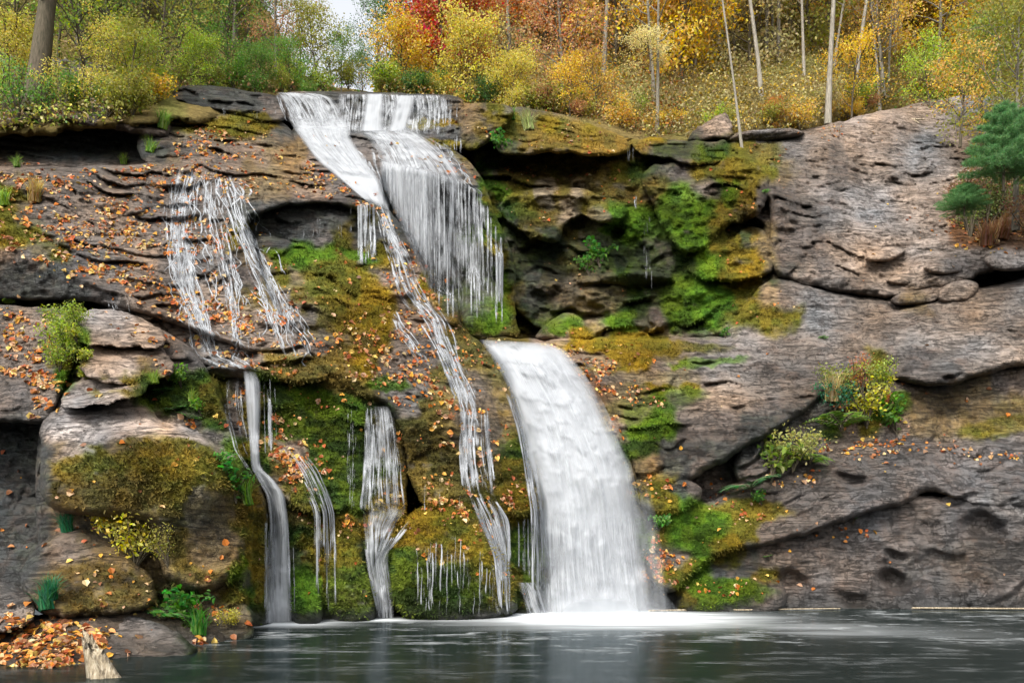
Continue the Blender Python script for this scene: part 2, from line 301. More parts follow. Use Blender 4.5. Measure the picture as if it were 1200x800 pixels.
# ------------------------------------------------------------------ rock masses
S = 1.5; U0, V0 = -150., 60.; NU, NV = 1001, 505
ZB = np.full((NV, NU), 99.)
def rock(name, poly, pts, edge=(16, .7), rough=2.5, strat=None, amp=.12, nsc=.9, back=2.5, smooth=2, step=S, label=None, cat=None, group=None, kind='structure', zb=True, crease=.06, fine=1., seed=0, surf=None, parent=None, mat=None):
    pl = chaikin(poly, smooth) if smooth else np.array(poly, float)
    lo = pl.min(0)-8; hi = pl.max(0)+8
    i0 = max(int((lo[0]-U0)/step), -100000); i1 = int((hi[0]-U0)/step)+2; j0 = int(np.floor((lo[1]-V0)/step)); j1 = int((hi[1]-V0)/step)+2
    if step == S: i0 = max(i0, 0); i1 = min(i1, NU-1); j0 = max(j0, 0); j1 = min(j1, NV-1)
    U, V = np.meshgrid(U0+np.arange(i0, i1)*step, V0+np.arange(j0, j1)*step)
    sd = sdf(pl, U, V); q = np.stack([U/16., V/16., U*0+seed*3.1], -1); sd = sd+fbm(q, 3, 11+seed)*rough
    ins = sd > 0
    gy, gx = np.gradient(sd, step); g = np.sqrt(gx*gx+gy*gy)+1e-6
    mv = np.where(~ins, np.clip(-sd, 0, step*1.6), 0)/g
    Uo = U+gx/g*mv*g; Vo = V+gy/g*mv*g
    d = np.clip(np.where(ins, sd, 0)/edge[0], 0, 1)
    Y = tps(pts)(U, V) if len(pts) > 1 else np.full(U.shape, float(pts[0][2]))
    Y = Y+edge[1]*(1-np.sqrt(np.clip(1-(1-d)**2, 0, 1)))
    p = P(Uo, Vo, Y)
    ef = .25+.75*d
    if strat:
        an, T, A = strat; a = math.radians(an)
        T = T*1.15; wz = fbm(p*.33, 3, 21+seed)*T*2.2+fbm(p*1.2, 3, 22+seed)*T*.45
        h = (p[..., 2]*math.cos(a)-p[..., 0]*math.sin(a)+p[..., 1]*.12+wz)/T
        ly = np.floor(h); f = h-ly; thr = .12+.2*_h(ly.astype(np.int64), ly.astype(np.int64), ly.astype(np.int64), 3)
        am = A*(.35+1.1*_h(ly.astype(np.int64), ly.astype(np.int64)+7, ly.astype(np.int64), 5))*(1.3*sstep(-.3, .35, fbm(p*.55, 3, 33+seed)))*(.25+1.0*sstep(-.2, .25, fbm(p*1.7, 2, 34+seed)))
        prof = sstep(0, 1, f/thr)*(1-.8*np.clip((f-thr)/(1-thr), 0, 1)**1.3)
        Y = Y-am*(prof-.5)*ef
    
    T2 = .15; a2 = math.radians(strat[0] if strat else -6); h2 = (p[..., 2]*math.cos(a2)-p[..., 0]*math.sin(a2)+fbm(p*.7, 3, 25+seed)*.5+fbm(p*3, 2, 26+seed)*.06)/T2; f2 = h2-np.floor(h2)
    Y = Y-.05*fine*(sstep(0, .22, f2)*(1-.7*f2)-.4)*sstep(-.1, .35, fbm(p*.9+7, 3, 27+seed))*ef
    n = fbm(p*nsc, 5, 41+seed, .52); cr = 1-np.abs(fbm(p*nsc*1.9*np.array([1, 1, 1.7]), 3, 51+seed))*2
    Y = Y+(-amp*n*2.3+crease*.4*sstep(.62, 1, cr)+.05*fine*fbm(p*6, 3, 61+seed)-.11*(.4+.6*fine)*fbm(p*2.6*np.array([1, 1, 1.6]), 3, 62+seed))*ef
    if step == S:
        for a_, b_, c_, d_, e_ in DENTS: Y = Y+e_*np.exp(-(((U-a_)/c_)**2+((V-b_+4*np.sin(U/9))/d_)**2)**2)
    use = np.zeros(ins.shape, bool); cell = ins[:-1, :-1] | ins[1:, :-1] | ins[:-1, 1:] | ins[1:, 1:]
    use[:-1, :-1] |= cell; use[1:, :-1] |= cell; use[:-1, 1:] |= cell; use[1:, 1:] |= cell
    idx = np.full(ins.shape, -1); idx[use] = np.arange(use.sum())
    p = P(Uo, Vo, Y)[use]
    c = np.argwhere(cell); a_, b_ = c[:, 0], c[:, 1]
    fc = np.stack([idx[a_, b_], idx[a_+1, b_], idx[a_+1, b_+1], idx[a_, b_+1]], 1)
    # side walls running back from the outline, so that the mass has real thickness
    nv = len(p); ed = np.concatenate([fc[:, [0, 1]], fc[:, [1, 2]], fc[:, [2, 3]], fc[:, [3, 0]]]); key = np.sort(ed, 1); kk = key[:, 0].astype(np.int64)*nv+key[:, 1]
    uq, inv, cnt = np.unique(kk, return_inverse=True, return_counts=True); be = ed[cnt[inv] == 1]
    bv = np.unique(be); mp = np.full(nv, -1); mp[bv] = np.arange(len(bv))
    vv = [p]; nb = nv; last = bv.copy(); fcs = [fc]; cv = np.array([Uo[use], Vo[use]]).T; uvs = [cv]
    cen = p.mean(0)
    for s in (.35, 1.):
        pb = p[bv]; k = (pb[:, 1]+back*s)/pb[:, 1]; q = pb*k[:, None]; q[:, 2] = CAMH+(pb[:, 2]-CAMH)*k
        q = q+(cen*((cen[1]+back*s)/cen[1])-q)*np.array([1, 0, 1])*.03*s
        vv.append(q); uvs.append(cv[bv]); ni = np.arange(nb, nb+len(bv)); nb += len(bv)
        l0 = last[mp[be[:, 0]]]; l1 = last[mp[be[:, 1]]]; n0 = ni[mp[be[:, 0]]]; n1 = ni[mp[be[:, 1]]]
        fcs.append(np.stack([l0, n0, n1, l1], 1)); last = ni
    vv = np.concatenate(vv); uvs = np.concatenate(uvs); fcs = np.concatenate(fcs)
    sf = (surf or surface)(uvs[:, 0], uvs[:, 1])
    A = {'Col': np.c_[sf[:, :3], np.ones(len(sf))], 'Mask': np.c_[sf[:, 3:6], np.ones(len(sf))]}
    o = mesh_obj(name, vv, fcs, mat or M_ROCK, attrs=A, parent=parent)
    if zb and step == S:
        z = np.where(ins, Y, 99.); ZB[j0:j1, i0:i1] = np.minimum(ZB[j0:j1, i0:i1], z)
    if parent is None: tag(o, label, cat, group, kind)
    return o
def zat(u, v, r=0):
    x = np.clip((np.asarray(u, float)-U0)/S, 1, NU-3); y = np.clip((np.asarray(v, float)-V0)/S, 1, NV-3); i = x.astype(int); j = y.astype(int); fx = x-i; fy = y-j
    a, b, c, d = ZB[j, i], ZB[j, i+1], ZB[j+1, i], ZB[j+1, i+1]
    bl = (a*(1-fx)+b*fx)*(1-fy)+(c*(1-fx)+d*fx)*fy; mx = np.maximum(np.maximum(a, b), np.maximum(c, d)); mn = np.minimum(np.minimum(a, b), np.minimum(c, d))
    return np.where(mx-mn > .5, mn, bl)
# ------------------------------------------------------------------ the cliff, from back to front
def hill_surface(u, v):
    c = np.zeros((len(u), 6)); n = fbm(np.stack([u/40, v/25, u*0], -1), 4, 3)[:, None]
    c[:, :3] = np.array([.20, .15, .055])*(1-np.clip(n+.1, 0, 1))+np.array([.16, .18, .045])*np.clip(n+.1, 0, 1); c[:, 3] = .7; return c
rock('hill', [(430, 125), (448, 90), (475, 20), (520, -80), (600, -260), (2000, -420), (2300, 200), (1300, 300), (1000, 200), (800, 200), (560, 150)],
     [(450, 112, 32), (560, 125, 32), (700, 140, 32), (850, 165, 32.5), (950, 155, 34), (1100, 118, 39), (1250, 130, 44), (1150, 200, 42), (1000, 200, 40), (600, -100, 58), (1100, -120, 60), (1500, -300, 80), (1700, 150, 48), (560, 0, 44), (900, 0, 46), (1200, 0, 47)],
     edge=(30, 2), rough=6, amp=.5, nsc=.25, step=7, zb=False, surf=hill_surface, back=6)
rock('hill', [(-900, -200), (100, -160), (260, -60), (330, 40), (352, 96), (440, 108), (450, 130), (200, 145), (-200, 180), (-900, 200)],
     [(-800, 150, 26), (0, 70, 30), (150, 80, 29.5), (250, 95, 30), (420, 112, 32.5), (0, -150, 46), (200, -60, 42), (-700, -150, 45), (0, 130, 26), (300, 40, 38)],
     edge=(20, 2), rough=6, amp=.4, nsc=.3, step=6, zb=False, surf=hill_surface, back=6)
rock('cliff', [(-150, 92), (200, 95), (330, 115), (540, 118), (640, 135), (760, 158), (900, 150), (1000, 150), (1100, 130), (1350, 140), (1350, 760), (-150, 760)],
     [(-150, 100, 29), (0, 120, 28.5), (200, 130, 29.5), (450, 130, 31), (620, 150, 30.5), (760, 165, 31.5), (1000, 170, 34), (1200, 140, 37), (-100, 300, 24.5), (100, 400, 21.5), (100, 600, 19), (300, 600, 19.8), (300, 740, 18.6), (0, 740, 18),
      (450, 300, 28.3), (530, 390, 28.2), (700, 390, 28.6), (600, 500, 23.5), (640, 640, 21.5), (640, 740, 21), (900, 390, 28), (900, 500, 23.5), (900, 600, 22.9), (1200, 350, 28), (1200, 500, 24.5), (1200, 600, 23), (1100, 740, 22.3), (800, 740, 22)],
     edge=(8, .6), rough=3, strat=(-6, 1.1, .4), amp=.16, back=5)
# upper left
rock('bank', [(-150, 55), (120, 70), (190, 95), (212, 130), (205, 160), (170, 163), (135, 150), (95, 150), (60, 142), (20, 150), (-150, 160)],
     [(-150, 70, 28), (0, 70, 28.6), (150, 80, 29), (0, 150, 24.2), (200, 160, 25.4), (100, 120, 25.8), (-150, 155, 24)], edge=(14, 1.2), rough=5, amp=.25, nsc=.7)
rock('rock_ledge', [(200, 103), (240, 98), (290, 106), (330, 114), (338, 140), (318, 146), (270, 132), (205, 126)], [(200, 110, 27.4), (330, 120, 27.9), (260, 105, 28.0), (260, 130, 27.2)], edge=(6, .5), rough=1.5, strat=(8, .5, .22))
rock('rock_ledge', [(160, 150), (210, 124), (280, 130), (330, 140), (352, 165), (356, 200), (345, 215), (280, 200), (190, 198), (160, 185)],
     [(160, 160, 25.6), (210, 128, 27.3), (330, 140, 27.7), (350, 200, 25.8), (200, 195, 24.3), (280, 195, 24.9)], edge=(10, .5), strat=(4, .45, .2), amp=.1)
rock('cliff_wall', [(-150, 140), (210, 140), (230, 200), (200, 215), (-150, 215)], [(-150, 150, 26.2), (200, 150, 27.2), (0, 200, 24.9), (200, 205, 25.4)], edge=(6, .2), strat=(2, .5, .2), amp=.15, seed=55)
rock('cliff_wall', [(270, 215), (400, 205), (450, 225), (450, 320), (290, 320)], [(280, 220, 24.3), (440, 225, 24.9), (300, 310, 22.9), (440, 310, 23.6)], edge=(6, .2), strat=(-8, .4, .15), amp=.15, seed=56)
# left leafy slope with its stepped beds
rock('rock_ledge', [(-150, 200), (0, 194), (120, 196), (210, 188), (300, 194), (360, 198), (420, 222), (440, 240), (436, 256), (400, 240), (350, 238), (300, 252), (290, 262), (300, 300), (320, 350), (352, 395), (372, 425), (392, 448), (340, 450), (280, 440), (210, 425), (150, 375), (100, 345), (40, 310), (-150, 300)],
     [(-150, 200, 22.5), (0, 200, 22.6), (-150, 290, 20.4), (0, 290, 20.7), (200, 190, 24.2), (360, 205, 24.8), (435, 240, 23.6), (300, 245, 22.7), (200, 260, 22.4), (100, 330, 20.4), (200, 400, 19.9), (290, 330, 21.), (380, 440, 19.0), (300, 430, 19.2)],
     edge=(8, .55), rough=2.5, strat=(-7, .55, .32), amp=.10, crease=.12, seed=1)
rock('rock_ledge', [(-150, 292), (0, 286), (40, 292), (90, 318), (150, 345), (215, 372), (300, 405), (300, 415), (220, 385), (150, 362), (100, 352), (40, 352), (-150, 350)],
     [(-150, 290, 19.9), (0, 290, 20), (100, 335, 19.8), (300, 410, 19.1), (0, 350, 20.3)], edge=(6, .4), rough=1.5, strat=(-10, .3, .1), seed=2)
rock('rock_ledge', [(-150, 355), (0, 358), (60, 360), (85, 368), (90, 420), (70, 470), (55, 500), (0, 492), (-150, 500)],
     [(-150, 360, 18.2), (0, 360, 18.4), (85, 370, 18), (0, 490, 16), (60, 490, 16)], edge=(8, .5), strat=(-12, .5, .16), amp=.1, seed=3)
rock('cliff_wall', [(-150, 480), (20, 480), (60, 490), (75, 560), (70, 660), (30, 720), (-150, 720)], [(-150, 500, 18), (60, 500, 17.8), (0, 700, 15.5)], edge=(10, .5), strat=(-5, .6, .1), amp=.1, seed=4)
# upper falls: step, ramp and overhung wall
rock('rock_ledge', [(318, 108), (380, 106), (460, 109), (540, 111), (546, 128), (548, 152), (520, 158), (430, 156), (345, 152), (328, 130)],
     [(320, 110, 29.2), (540, 112, 29.4), (345, 152, 28.0), (545, 155, 28.6), (430, 140, 28.6)], edge=(5, .3), rough=1.2, strat=(2, .45, .12), amp=.1)
rock('rock_ledge', [(478, 148), (520, 143), (556, 148), (560, 168), (520, 180), (488, 172)], [(480, 150, 27.9), (555, 150, 27.9), (520, 175, 27.4)], edge=(6, .4), strat=(2, .4, .1))
rock('rock_ledge', [(338, 146), (430, 150), (500, 160), (540, 180), (566, 205), (576, 240), (592, 280), (592, 292), (580, 290), (566, 262), (560, 236), (540, 212), (500, 206), (460, 200), (446, 200), (450, 245), (440, 262), (420, 236), (380, 214), (350, 198), (340, 170)],
     [(340, 150, 28.0), (430, 152, 28.0), (540, 180, 27.2), (560, 230, 26.2), (590, 290, 25.6), (450, 200, 25.9), (350, 200, 25.6), (440, 240, 24.3), (510, 200, 26.1)], edge=(5, .35), rough=2., strat=(-4, .4, .18), amp=.12, seed=5)
rock('cliff_wall', [(440, 195), (520, 200), (560, 225), (580, 260), (600, 290), (606, 340), (600, 410), (480, 410), (440, 300)],
     [(450, 200, 27.0), (560, 230, 27.4), (600, 300, 27.0), (520, 400, 25.6), (600, 400, 25.8), (470, 320, 26.5)], edge=(6, .3), strat=(4, .9, .3), amp=.15, seed=6)
rock('rock_ledge', [(560, 262), (580, 280), (592, 298), (590, 308), (574, 296), (562, 284)], [(560, 265, 26.0), (592, 300, 25.5)], edge=(4, .3), rough=1)
# grotto
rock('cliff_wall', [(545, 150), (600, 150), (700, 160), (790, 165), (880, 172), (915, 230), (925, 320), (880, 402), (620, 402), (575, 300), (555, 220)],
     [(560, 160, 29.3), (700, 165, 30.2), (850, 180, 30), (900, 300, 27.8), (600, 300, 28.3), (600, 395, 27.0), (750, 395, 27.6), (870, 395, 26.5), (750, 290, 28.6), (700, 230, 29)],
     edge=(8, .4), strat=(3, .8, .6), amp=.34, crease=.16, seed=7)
rock('rock_ledge', [(536, 122), (590, 120), (606, 132), (588, 152), (562, 176), (540, 176), (536, 150)], [(540, 125, 28.2), (600, 130, 27.8), (550, 170, 27.4)], edge=(7, .5), rough=1.6, strat=(-20, .6, .12), seed=8)
rock('rock_ledge', [(585, 124), (640, 128), (700, 148), (735, 160), (740, 178), (712, 185), (650, 178), (600, 184), (575, 176), (588, 150)],
     [(590, 126, 29.2), (700, 150, 29.3), (735, 165, 28.9), (600, 180, 27.3), (700, 182, 27.6)], edge=(7, .7), strat=(5, .55, .22), amp=.15, seed=9)
rock('rock_ledge', [(735, 160), (790, 164), (850, 166), (870, 176), (850, 196), (800, 190), (780, 186), (745, 182)], [(740, 162, 29.8), (860, 170, 29.8), (800, 190, 28.6)], edge=(6, .45), rough=5, strat=(5, .5, .2), seed=10)
rock('rock_ledge', [(585, 228), (640, 216), (700, 224), (740, 240), (735, 262), (700, 262), (682, 250), (664, 262), (655, 285), (620, 280), (590, 262)], [(600, 225, 28.2), (720, 240, 28.2), (600, 265, 27.5), (700, 262, 27.6)], edge=(6, .45), rough=5, strat=(6, .4, .2), amp=.4, seed=12)
rock('rock_ledge', [(745, 200), (800, 188), (850, 178), (890, 186), (905, 230), (880, 262), (850, 262), (830, 290), (800, 300), (775, 270), (760, 230)], [(800, 190, 28.9), (880, 190, 28.8), (870, 255, 27.6), (790, 285, 27.5)], edge=(6, .45), rough=5, strat=(-8, .7, .25), amp=.4, seed=14)
rock('rock_ledge', [(812, 300), (830, 270), (846, 262), (856, 282), (874, 262), (896, 270), (912, 296), (905, 322), (870, 330), (830, 330), (800, 320)], [(840, 270, 27.8), (890, 275, 27.4), (850, 325, 27)], edge=(6, .45), rough=5, amp=.2, seed=15)
rock('rock_ledge', [(700, 322), (750, 314), (790, 322), (785, 332), (740, 336), (705, 334)], [(700, 325, 27.6), (790, 325, 27.6)], edge=(6, .6), rough=1.5)
rock('rock_ledge', [(540, 330), (556, 305), (572, 318), (590, 342), (600, 365), (616, 402), (535, 404)], [(560, 320, 25.6), (600, 395, 24.4), (545, 395, 24.4)], edge=(14, 1.0), amp=.12, seed=16)
rock('rock_ledge', [(622, 402), (636, 382), (664, 362), (684, 374), (706, 402)], [(640, 390, 25.4), (690, 390, 25.2), (664, 365, 25.8)], edge=(10, .8), rough=1.5, seed=17)
# dome and slabs, right
rock('cliff', [(790, 178), (812, 168), (850, 160), (900, 158), (950, 152), (1000, 138), (1050, 126), (1095, 118), (1140, 108), (1350, 118), (1350, 320), (1200, 302), (1150, 322), (1060, 354), (1000, 346), (950, 336), (905, 324), (900, 290), (905, 240), (885, 200), (840, 186)],
     [(800, 172, 31), (900, 162, 32.5), (1000, 145, 33.5), (1100, 120, 36.5), (1350, 125, 37), (890, 210, 28.7), (905, 320, 26.6), (1000, 345, 26.2), (1060, 350, 26.1), (1200, 300, 26.5), (1350, 310, 26.5), (1000, 240, 29), (1150, 220, 30), (940, 260, 28)],
     edge=(12, .8), rough=3, strat=(30, .7, .26), amp=.26, nsc=.7, crease=.14, fine=0.75, seed=18)
rock('rock_ledge', [(836, 164), (880, 152), (935, 150), (948, 158), (900, 168), (860, 172)], [(840, 165, 31.4), (940, 154, 32)], edge=(6, .5), rough=1.5, seed=19)
rock('rock_ledge', [(846, 402), (862, 372), (880, 345), (905, 322), (950, 336), (1000, 345), (1060, 353), (1120, 352), (1160, 352), (1090, 372), (1000, 392), (900, 404)],
     [(850, 400, 25.8), (905, 325, 26.6), (1000, 348, 26.6), (1140, 354, 26.5), (1000, 390, 25.2)], edge=(8, .5), strat=(-14, .5, .2), amp=.15, fine=0.5, seed=20)
for k, (pl, y) in enumerate([([(1040, 350), (1070, 336), (1110, 332), (1120, 344), (1090, 356), (1050, 358)], 25.9), ([(1096, 344), (1120, 326), (1150, 330), (1140, 352), (1104, 356)], 25.5), ([(1078, 312), (1100, 303), (1130, 308), (1126, 320), (1090, 322)], 26.0),
                             ([(1030, 330), (1060, 318), (1090, 324), (1070, 336)], 26.1), ([(1150, 300), (1175, 284), (1220, 280), (1240, 300), (1200, 318), (1160, 316)], 25.8), ([(1010, 300), (1040, 286), (1066, 292), (1050, 304), (1020, 308)], 26.6)]):
    tag(rock('rock', pl, [(pl[0][0], pl[0][1], y), (pl[2][0], pl[2][1], y+.4), (pl[3][0], pl[3][1], y)], edge=(7, .4), rough=1.5, amp=.1, nsc=1.6, seed=30+k, kind=None, back=1.2),
        ['pale flat rock slab lying just above the long slanting shelf', 'dark broken rock block between flat slabs at the shelf edge', 'small pale rock on the ledge above the broken dark block', 'thin tan rock plate wedged under the big right dome',
         'whitish rounded rock at the right frame edge below red-brown brush', 'small grey rock resting in the dome face above the thin plate'][k], 'rock', 'loose rocks along the foot of the right dome')
rock('rock_shelf', [(628, 412), (632, 398), (700, 396), (780, 396), (860, 394), (920, 386), (1000, 374), (1080, 352), (1130, 340), (1200, 326), (1350, 300), (1350, 428), (1200, 424), (1120, 452), (1070, 452), (1010, 440), (975, 452), (950, 480), (900, 512), (850, 540), (812, 560), (790, 575), (762, 575), (740, 560), (728, 520), (706, 470), (680, 430), (655, 412)],
     [(630, 405, 23.4), (700, 398, 24.2), (860, 396, 25.2), (1000, 378, 25.5), (1200, 330, 26), (1350, 305, 26), (690, 440, 22.6), (730, 520, 21.2), (780, 565, 20.9), (850, 530, 21.4), (960, 470, 22.1), (1060, 450, 22.4), (1200, 422, 22.8), (1350, 420, 22.8), (800, 480, 22.3)],
     edge=(12, 1.1), rough=3, strat=(14, .5, .30), amp=.2, nsc=.6, crease=.10, fine=0.45, seed=21)
rock('cliff_wall', [(1050, 446), (1120, 446), (1200, 420), (1350, 415), (1350, 540), (1100, 530), (1060, 500)], [(1060, 450, 23.5), (1350, 420, 23.5), (1200, 530, 22.8)], edge=(8, .3), strat=(-8, 1.4, .08), amp=.12, fine=0.3, seed=22)
rock('rock_ledge', [(730, 562), (760, 556), (812, 560), (824, 572), (818, 590), (790, 606), (760, 604), (740, 590)], [(740, 562, 20.9), (820, 570, 21.), (770, 600, 20.5)], edge=(8, .6), strat=(2, .4, .15), seed=23)
rock('rock_shelf', [(752, 640), (768, 606), (800, 596), (860, 578), (868, 556), (915, 540), (990, 516), (1090, 516), (1350, 520), (1350, 600), (1200, 596), (1140, 596), (1086, 572), (1066, 590), (1010, 602), (975, 616), (925, 634), (850, 648), (814, 668), (794, 696), (765, 690)],
     [(760, 640, 20.2), (860, 580, 21.7), (900, 545, 22.2), (1000, 520, 22.6), (1350, 525, 22.6), (800, 680, 19.9), (925, 630, 20.5), (1060, 588, 20.9), (1200, 594, 21.2), (1350, 595, 21.2)],
     edge=(9, .7), rough=2.5, strat=(10, .5, .15), amp=.16, nsc=.7, fine=0.5, seed=24)
rock('cliff_wall', [(770, 660), (850, 636), (950, 606), (1060, 580), (1140, 582), (1350, 585), (1350, 740), (760, 740)],
     [(780, 670, 20.9), (950, 610, 21.4), (1100, 590, 21.4), (1350, 590, 21.5), (780, 725, 20.1), (900, 725, 20.4), (1200, 725, 20.6), (1350, 725, 20.6)], edge=(6, .3), strat=(14, .8, .12), amp=.22, nsc=.7, fine=0.4, seed=25)
rock('rock_ledge', [(790, 690), (812, 668), (850, 660), (905, 668), (925, 690), (915, 725), (790, 728)], [(800, 680, 20.5), (900, 675, 20.5), (850, 722, 19.6)], edge=(14, .6), amp=.1, seed=26)
# bed under the main chute
rock('rock_ledge', [(556, 396), (600, 394), (660, 402), (690, 425), (715, 470), (735, 520), (752, 575), (760, 620), (768, 735), (620, 735), (618, 600), (602, 520), (585, 450)],
     [(560, 397, 23.0), (650, 403, 23.2), (690, 450, 22.3), (610, 500, 21.3), (730, 520, 21.2), (625, 600, 20.6), (745, 600, 20.7), (620, 720, 20.1), (765, 720, 20.2)], edge=(8, .4), strat=(2, .9, .3), amp=.1, seed=27)
# middle walls and ribs
rock('cliff_wall', [(240, 420), (330, 432), (400, 440), (470, 470), (480, 560), (470, 735), (250, 735), (240, 560)],
     [(250, 430, 19.3), (400, 445, 19.6), (470, 480, 20), (300, 560, 18.3), (460, 600, 18.7), (300, 730, 17.4), (460, 730, 18.3)], edge=(6, .3), strat=(-6, .7, .2), amp=.2, seed=28)
rock('rock_rib', [(296, 268), (330, 280), (380, 292), (430, 300), (425, 262), (436, 236), (460, 246), (484, 285), (503, 330), (512, 345), (532, 362), (545, 386), (575, 410), (596, 445), (612, 500), (624, 560), (632, 620), (636, 735), (560, 735), (540, 640), (500, 600), (478, 560), (470, 500), (455, 476), (420, 465), (395, 448), (370, 425), (345, 395), (318, 350), (300, 310)],
     [(300, 275, 22.8), (430, 305, 22.6), (440, 240, 23.8), (500, 335, 22.6), (350, 400, 19.7), (430, 400, 20.3), (460, 475, 19.2), (575, 415, 21.8), (545, 480, 19.9), (620, 550, 20.3), (480, 560, 18.9), (570, 600, 18.8), (632, 640, 19.7), (560, 725, 18.7), (632, 725, 19.5)],
     edge=(10, .7), rough=3, strat=(-12, .75, .22), amp=.18, crease=.12, seed=29)
rock('rock_ledge', [(500, 340), (520, 345), (536, 352), (540, 385), (520, 380), (505, 362)], [(505, 345, 22.0), (536, 360, 22.1), (520, 380, 21.6)], edge=(7, .5), rough=1.5, seed=31)
rock('rock_ledge', [(576, 570), (600, 560), (628, 566), (634, 590), (628, 604), (590, 606), (574, 590)], [(580, 572, 19.0), (625, 570, 19.4), (600, 600, 18.8)], edge=(9, .6), amp=.1, seed=32)
rock('mossy_rock', [(456, 632), (470, 606), (500, 590), (535, 584), (560, 592), (575, 620), (590, 650), (604, 676), (608, 735), (452, 735)],
     [(470, 615, 18.4), (535, 588, 18.7), (600, 670, 18.2), (460, 725, 17.7), (600, 725, 17.9), (520, 640, 17.7)], edge=(16, 1.0), strat=(-3, .6, .15), amp=.14, seed=33)
rock('mossy_rock', [(382, 630), (396, 612), (420, 610), (430, 630), (428, 660), (440, 690), (442, 735), (380, 735)], [(385, 630, 18), (425, 625, 18), (410, 725, 17.3)], edge=(12, .7), amp=.12, seed=34)
rock('mossy_rock', [(342, 700), (346, 680), (362, 674), (376, 688), (380, 736), (342, 736)], [(345, 690, 17.2), (375, 690, 17.2), (360, 728, 16.7)], edge=(10, .6), rough=1.5, seed=35)
rock('rock_ledge', [(300, 540), (330, 520), (352, 520), (372, 548), (388, 580), (380, 605), (350, 600), (335, 590), (315, 575)], [(310, 545, 18.0), (370, 550, 18.2), (350, 600, 17.5)], edge=(9, .6), amp=.1, seed=36)
rock('rock_ledge', [(335, 590), (388, 582), (400, 610), (392, 640), (380, 735), (338, 735), (334, 640)], [(340, 600, 18.3), (395, 610, 18.3), (360, 725, 17.7)], edge=(9, .4), amp=.15, seed=37)
rock('rock_ledge', [(232, 432), (262, 426), (290, 424), (330, 436), (330, 450), (285, 446), (250, 446)], [(235, 435, 18.8), (330, 440, 18.8)], edge=(6, .4), rough=1.5, seed=38)
rock('rock_ledge', [(170, 432), (210, 428), (256, 440), (262, 470), (276, 520), (290, 560), (230, 520), (180, 490), (168, 460)], [(175, 440, 18.4), (255, 445, 18.6), (280, 545, 17), (190, 490, 16.8)], edge=(9, .6), amp=.2, seed=39)
rock('mossy_rock', [(272, 560), (288, 548), (304, 562), (315, 590), (314, 640), (312, 690), (322, 740), (270, 742), (262, 640)], [(285, 560, 16.8), (310, 600, 16.9), (290, 735, 16.0), (318, 730, 16.4)], edge=(12, .8), amp=.14, seed=40)
rock('rock_ledge', [(850, 560), (880, 500), (960, 450), (1060, 440), (1100, 470), (1100, 530), (1000, 535), (900, 570)], [(860, 555, 22.0), (960, 460, 22.9), (1080, 450, 23.2), (1050, 525, 22.7), (930, 545, 22.2)], edge=(8, .3), strat=(12, .4, .2), amp=.15, seed=57)
rock('mossy_rock', [(60, 375), (200, 380), (250, 440), (285, 540), (300, 600), (290, 735), (180, 740), (60, 735), (40, 620), (45, 480)], [(80, 385, 18.2), (190, 390, 18), (230, 470, 17), (280, 560, 15.9), (60, 600, 15.3), (250, 720, 14.8), (60, 720, 14.2), (130, 600, 15.0)], edge=(8, .3), strat=(4, .5, .2), amp=.2, seed=58)
# boulder pile, left: separate boulders
def boulder(pl, pts, label, **k):
    kw = dict(edge=(5, .22), rough=4.5, amp=.12, nsc=.9, fine=.25, strat=(7, .6, .05), smooth=1, kind=None, back=1.6); kw.update(k)
    return rock('boulder', pl, pts, label=label, cat='boulder', group='boulders piled beside the falls', **kw)
boulder([(80, 372), (100, 363), (140, 362), (175, 374), (196, 392), (192, 408), (150, 406), (90, 404)], [(90, 370, 18), (180, 380, 18), (140, 396, 17)], 'flat grey boulder slab on top of the pile of boulders', seed=41)
boulder([(98, 402), (130, 394), (172, 396), (196, 412), (206, 432), (190, 448), (130, 452), (90, 440)], [(105, 402, 17), (195, 415, 17), (140, 440, 16.1)], 'sloping grey boulder slab second from the top of the pile', seed=42)
boulder([(70, 462), (90, 444), (130, 438), (172, 446), (172, 466), (120, 474), (70, 480)], [(80, 460, 16.1), (160, 446, 16.3), (120, 462, 15.6)], 'thin grey boulder slab third from the top of the pile', seed=43)
boulder([(46, 500), (62, 480), (110, 468), (160, 460), (178, 478), (188, 494), (215, 496), (250, 516), (284, 552), (294, 600), (292, 655), (264, 690), (222, 700), (194, 680), (182, 650), (184, 622), (150, 606), (100, 604), (58, 598), (44, 572), (50, 530)],
        [(60, 490, 15.3), (160, 465, 16.2), (120, 530, 14.1), (200, 498, 15), (284, 552, 15.3), (60, 590, 13.9), (190, 590, 13.9), (230, 550, 14.2), (290, 640, 15.0), (240, 690, 14.2), (200, 650, 14.1)], 'largest boulder, flat grey top and hanging olive moss front', edge=(14, .7), rough=3.5, strat=(8, 1.1, .06), fine=.25, amp=.15, seed=45)
boulder([(22, 668), (50, 630), (80, 614), (120, 620), (156, 646), (184, 690), (184, 712), (140, 722), (60, 724), (30, 705)], [(60, 630, 14.4), (150, 650, 14.2), (100, 715, 12.8), (60, 680, 13.1)], 'dark rounded boulder at the lower left below yellow shrub', edge=(14, .6), seed=46)
boulder([(240, 706), (262, 696), (286, 704), (298, 722), (296, 752), (250, 756), (240, 735)], [(250, 705, 14.8), (290, 710, 14.8), (270, 750, 14)], 'small mossy boulder at the waterline left of the left fall', seed=47)
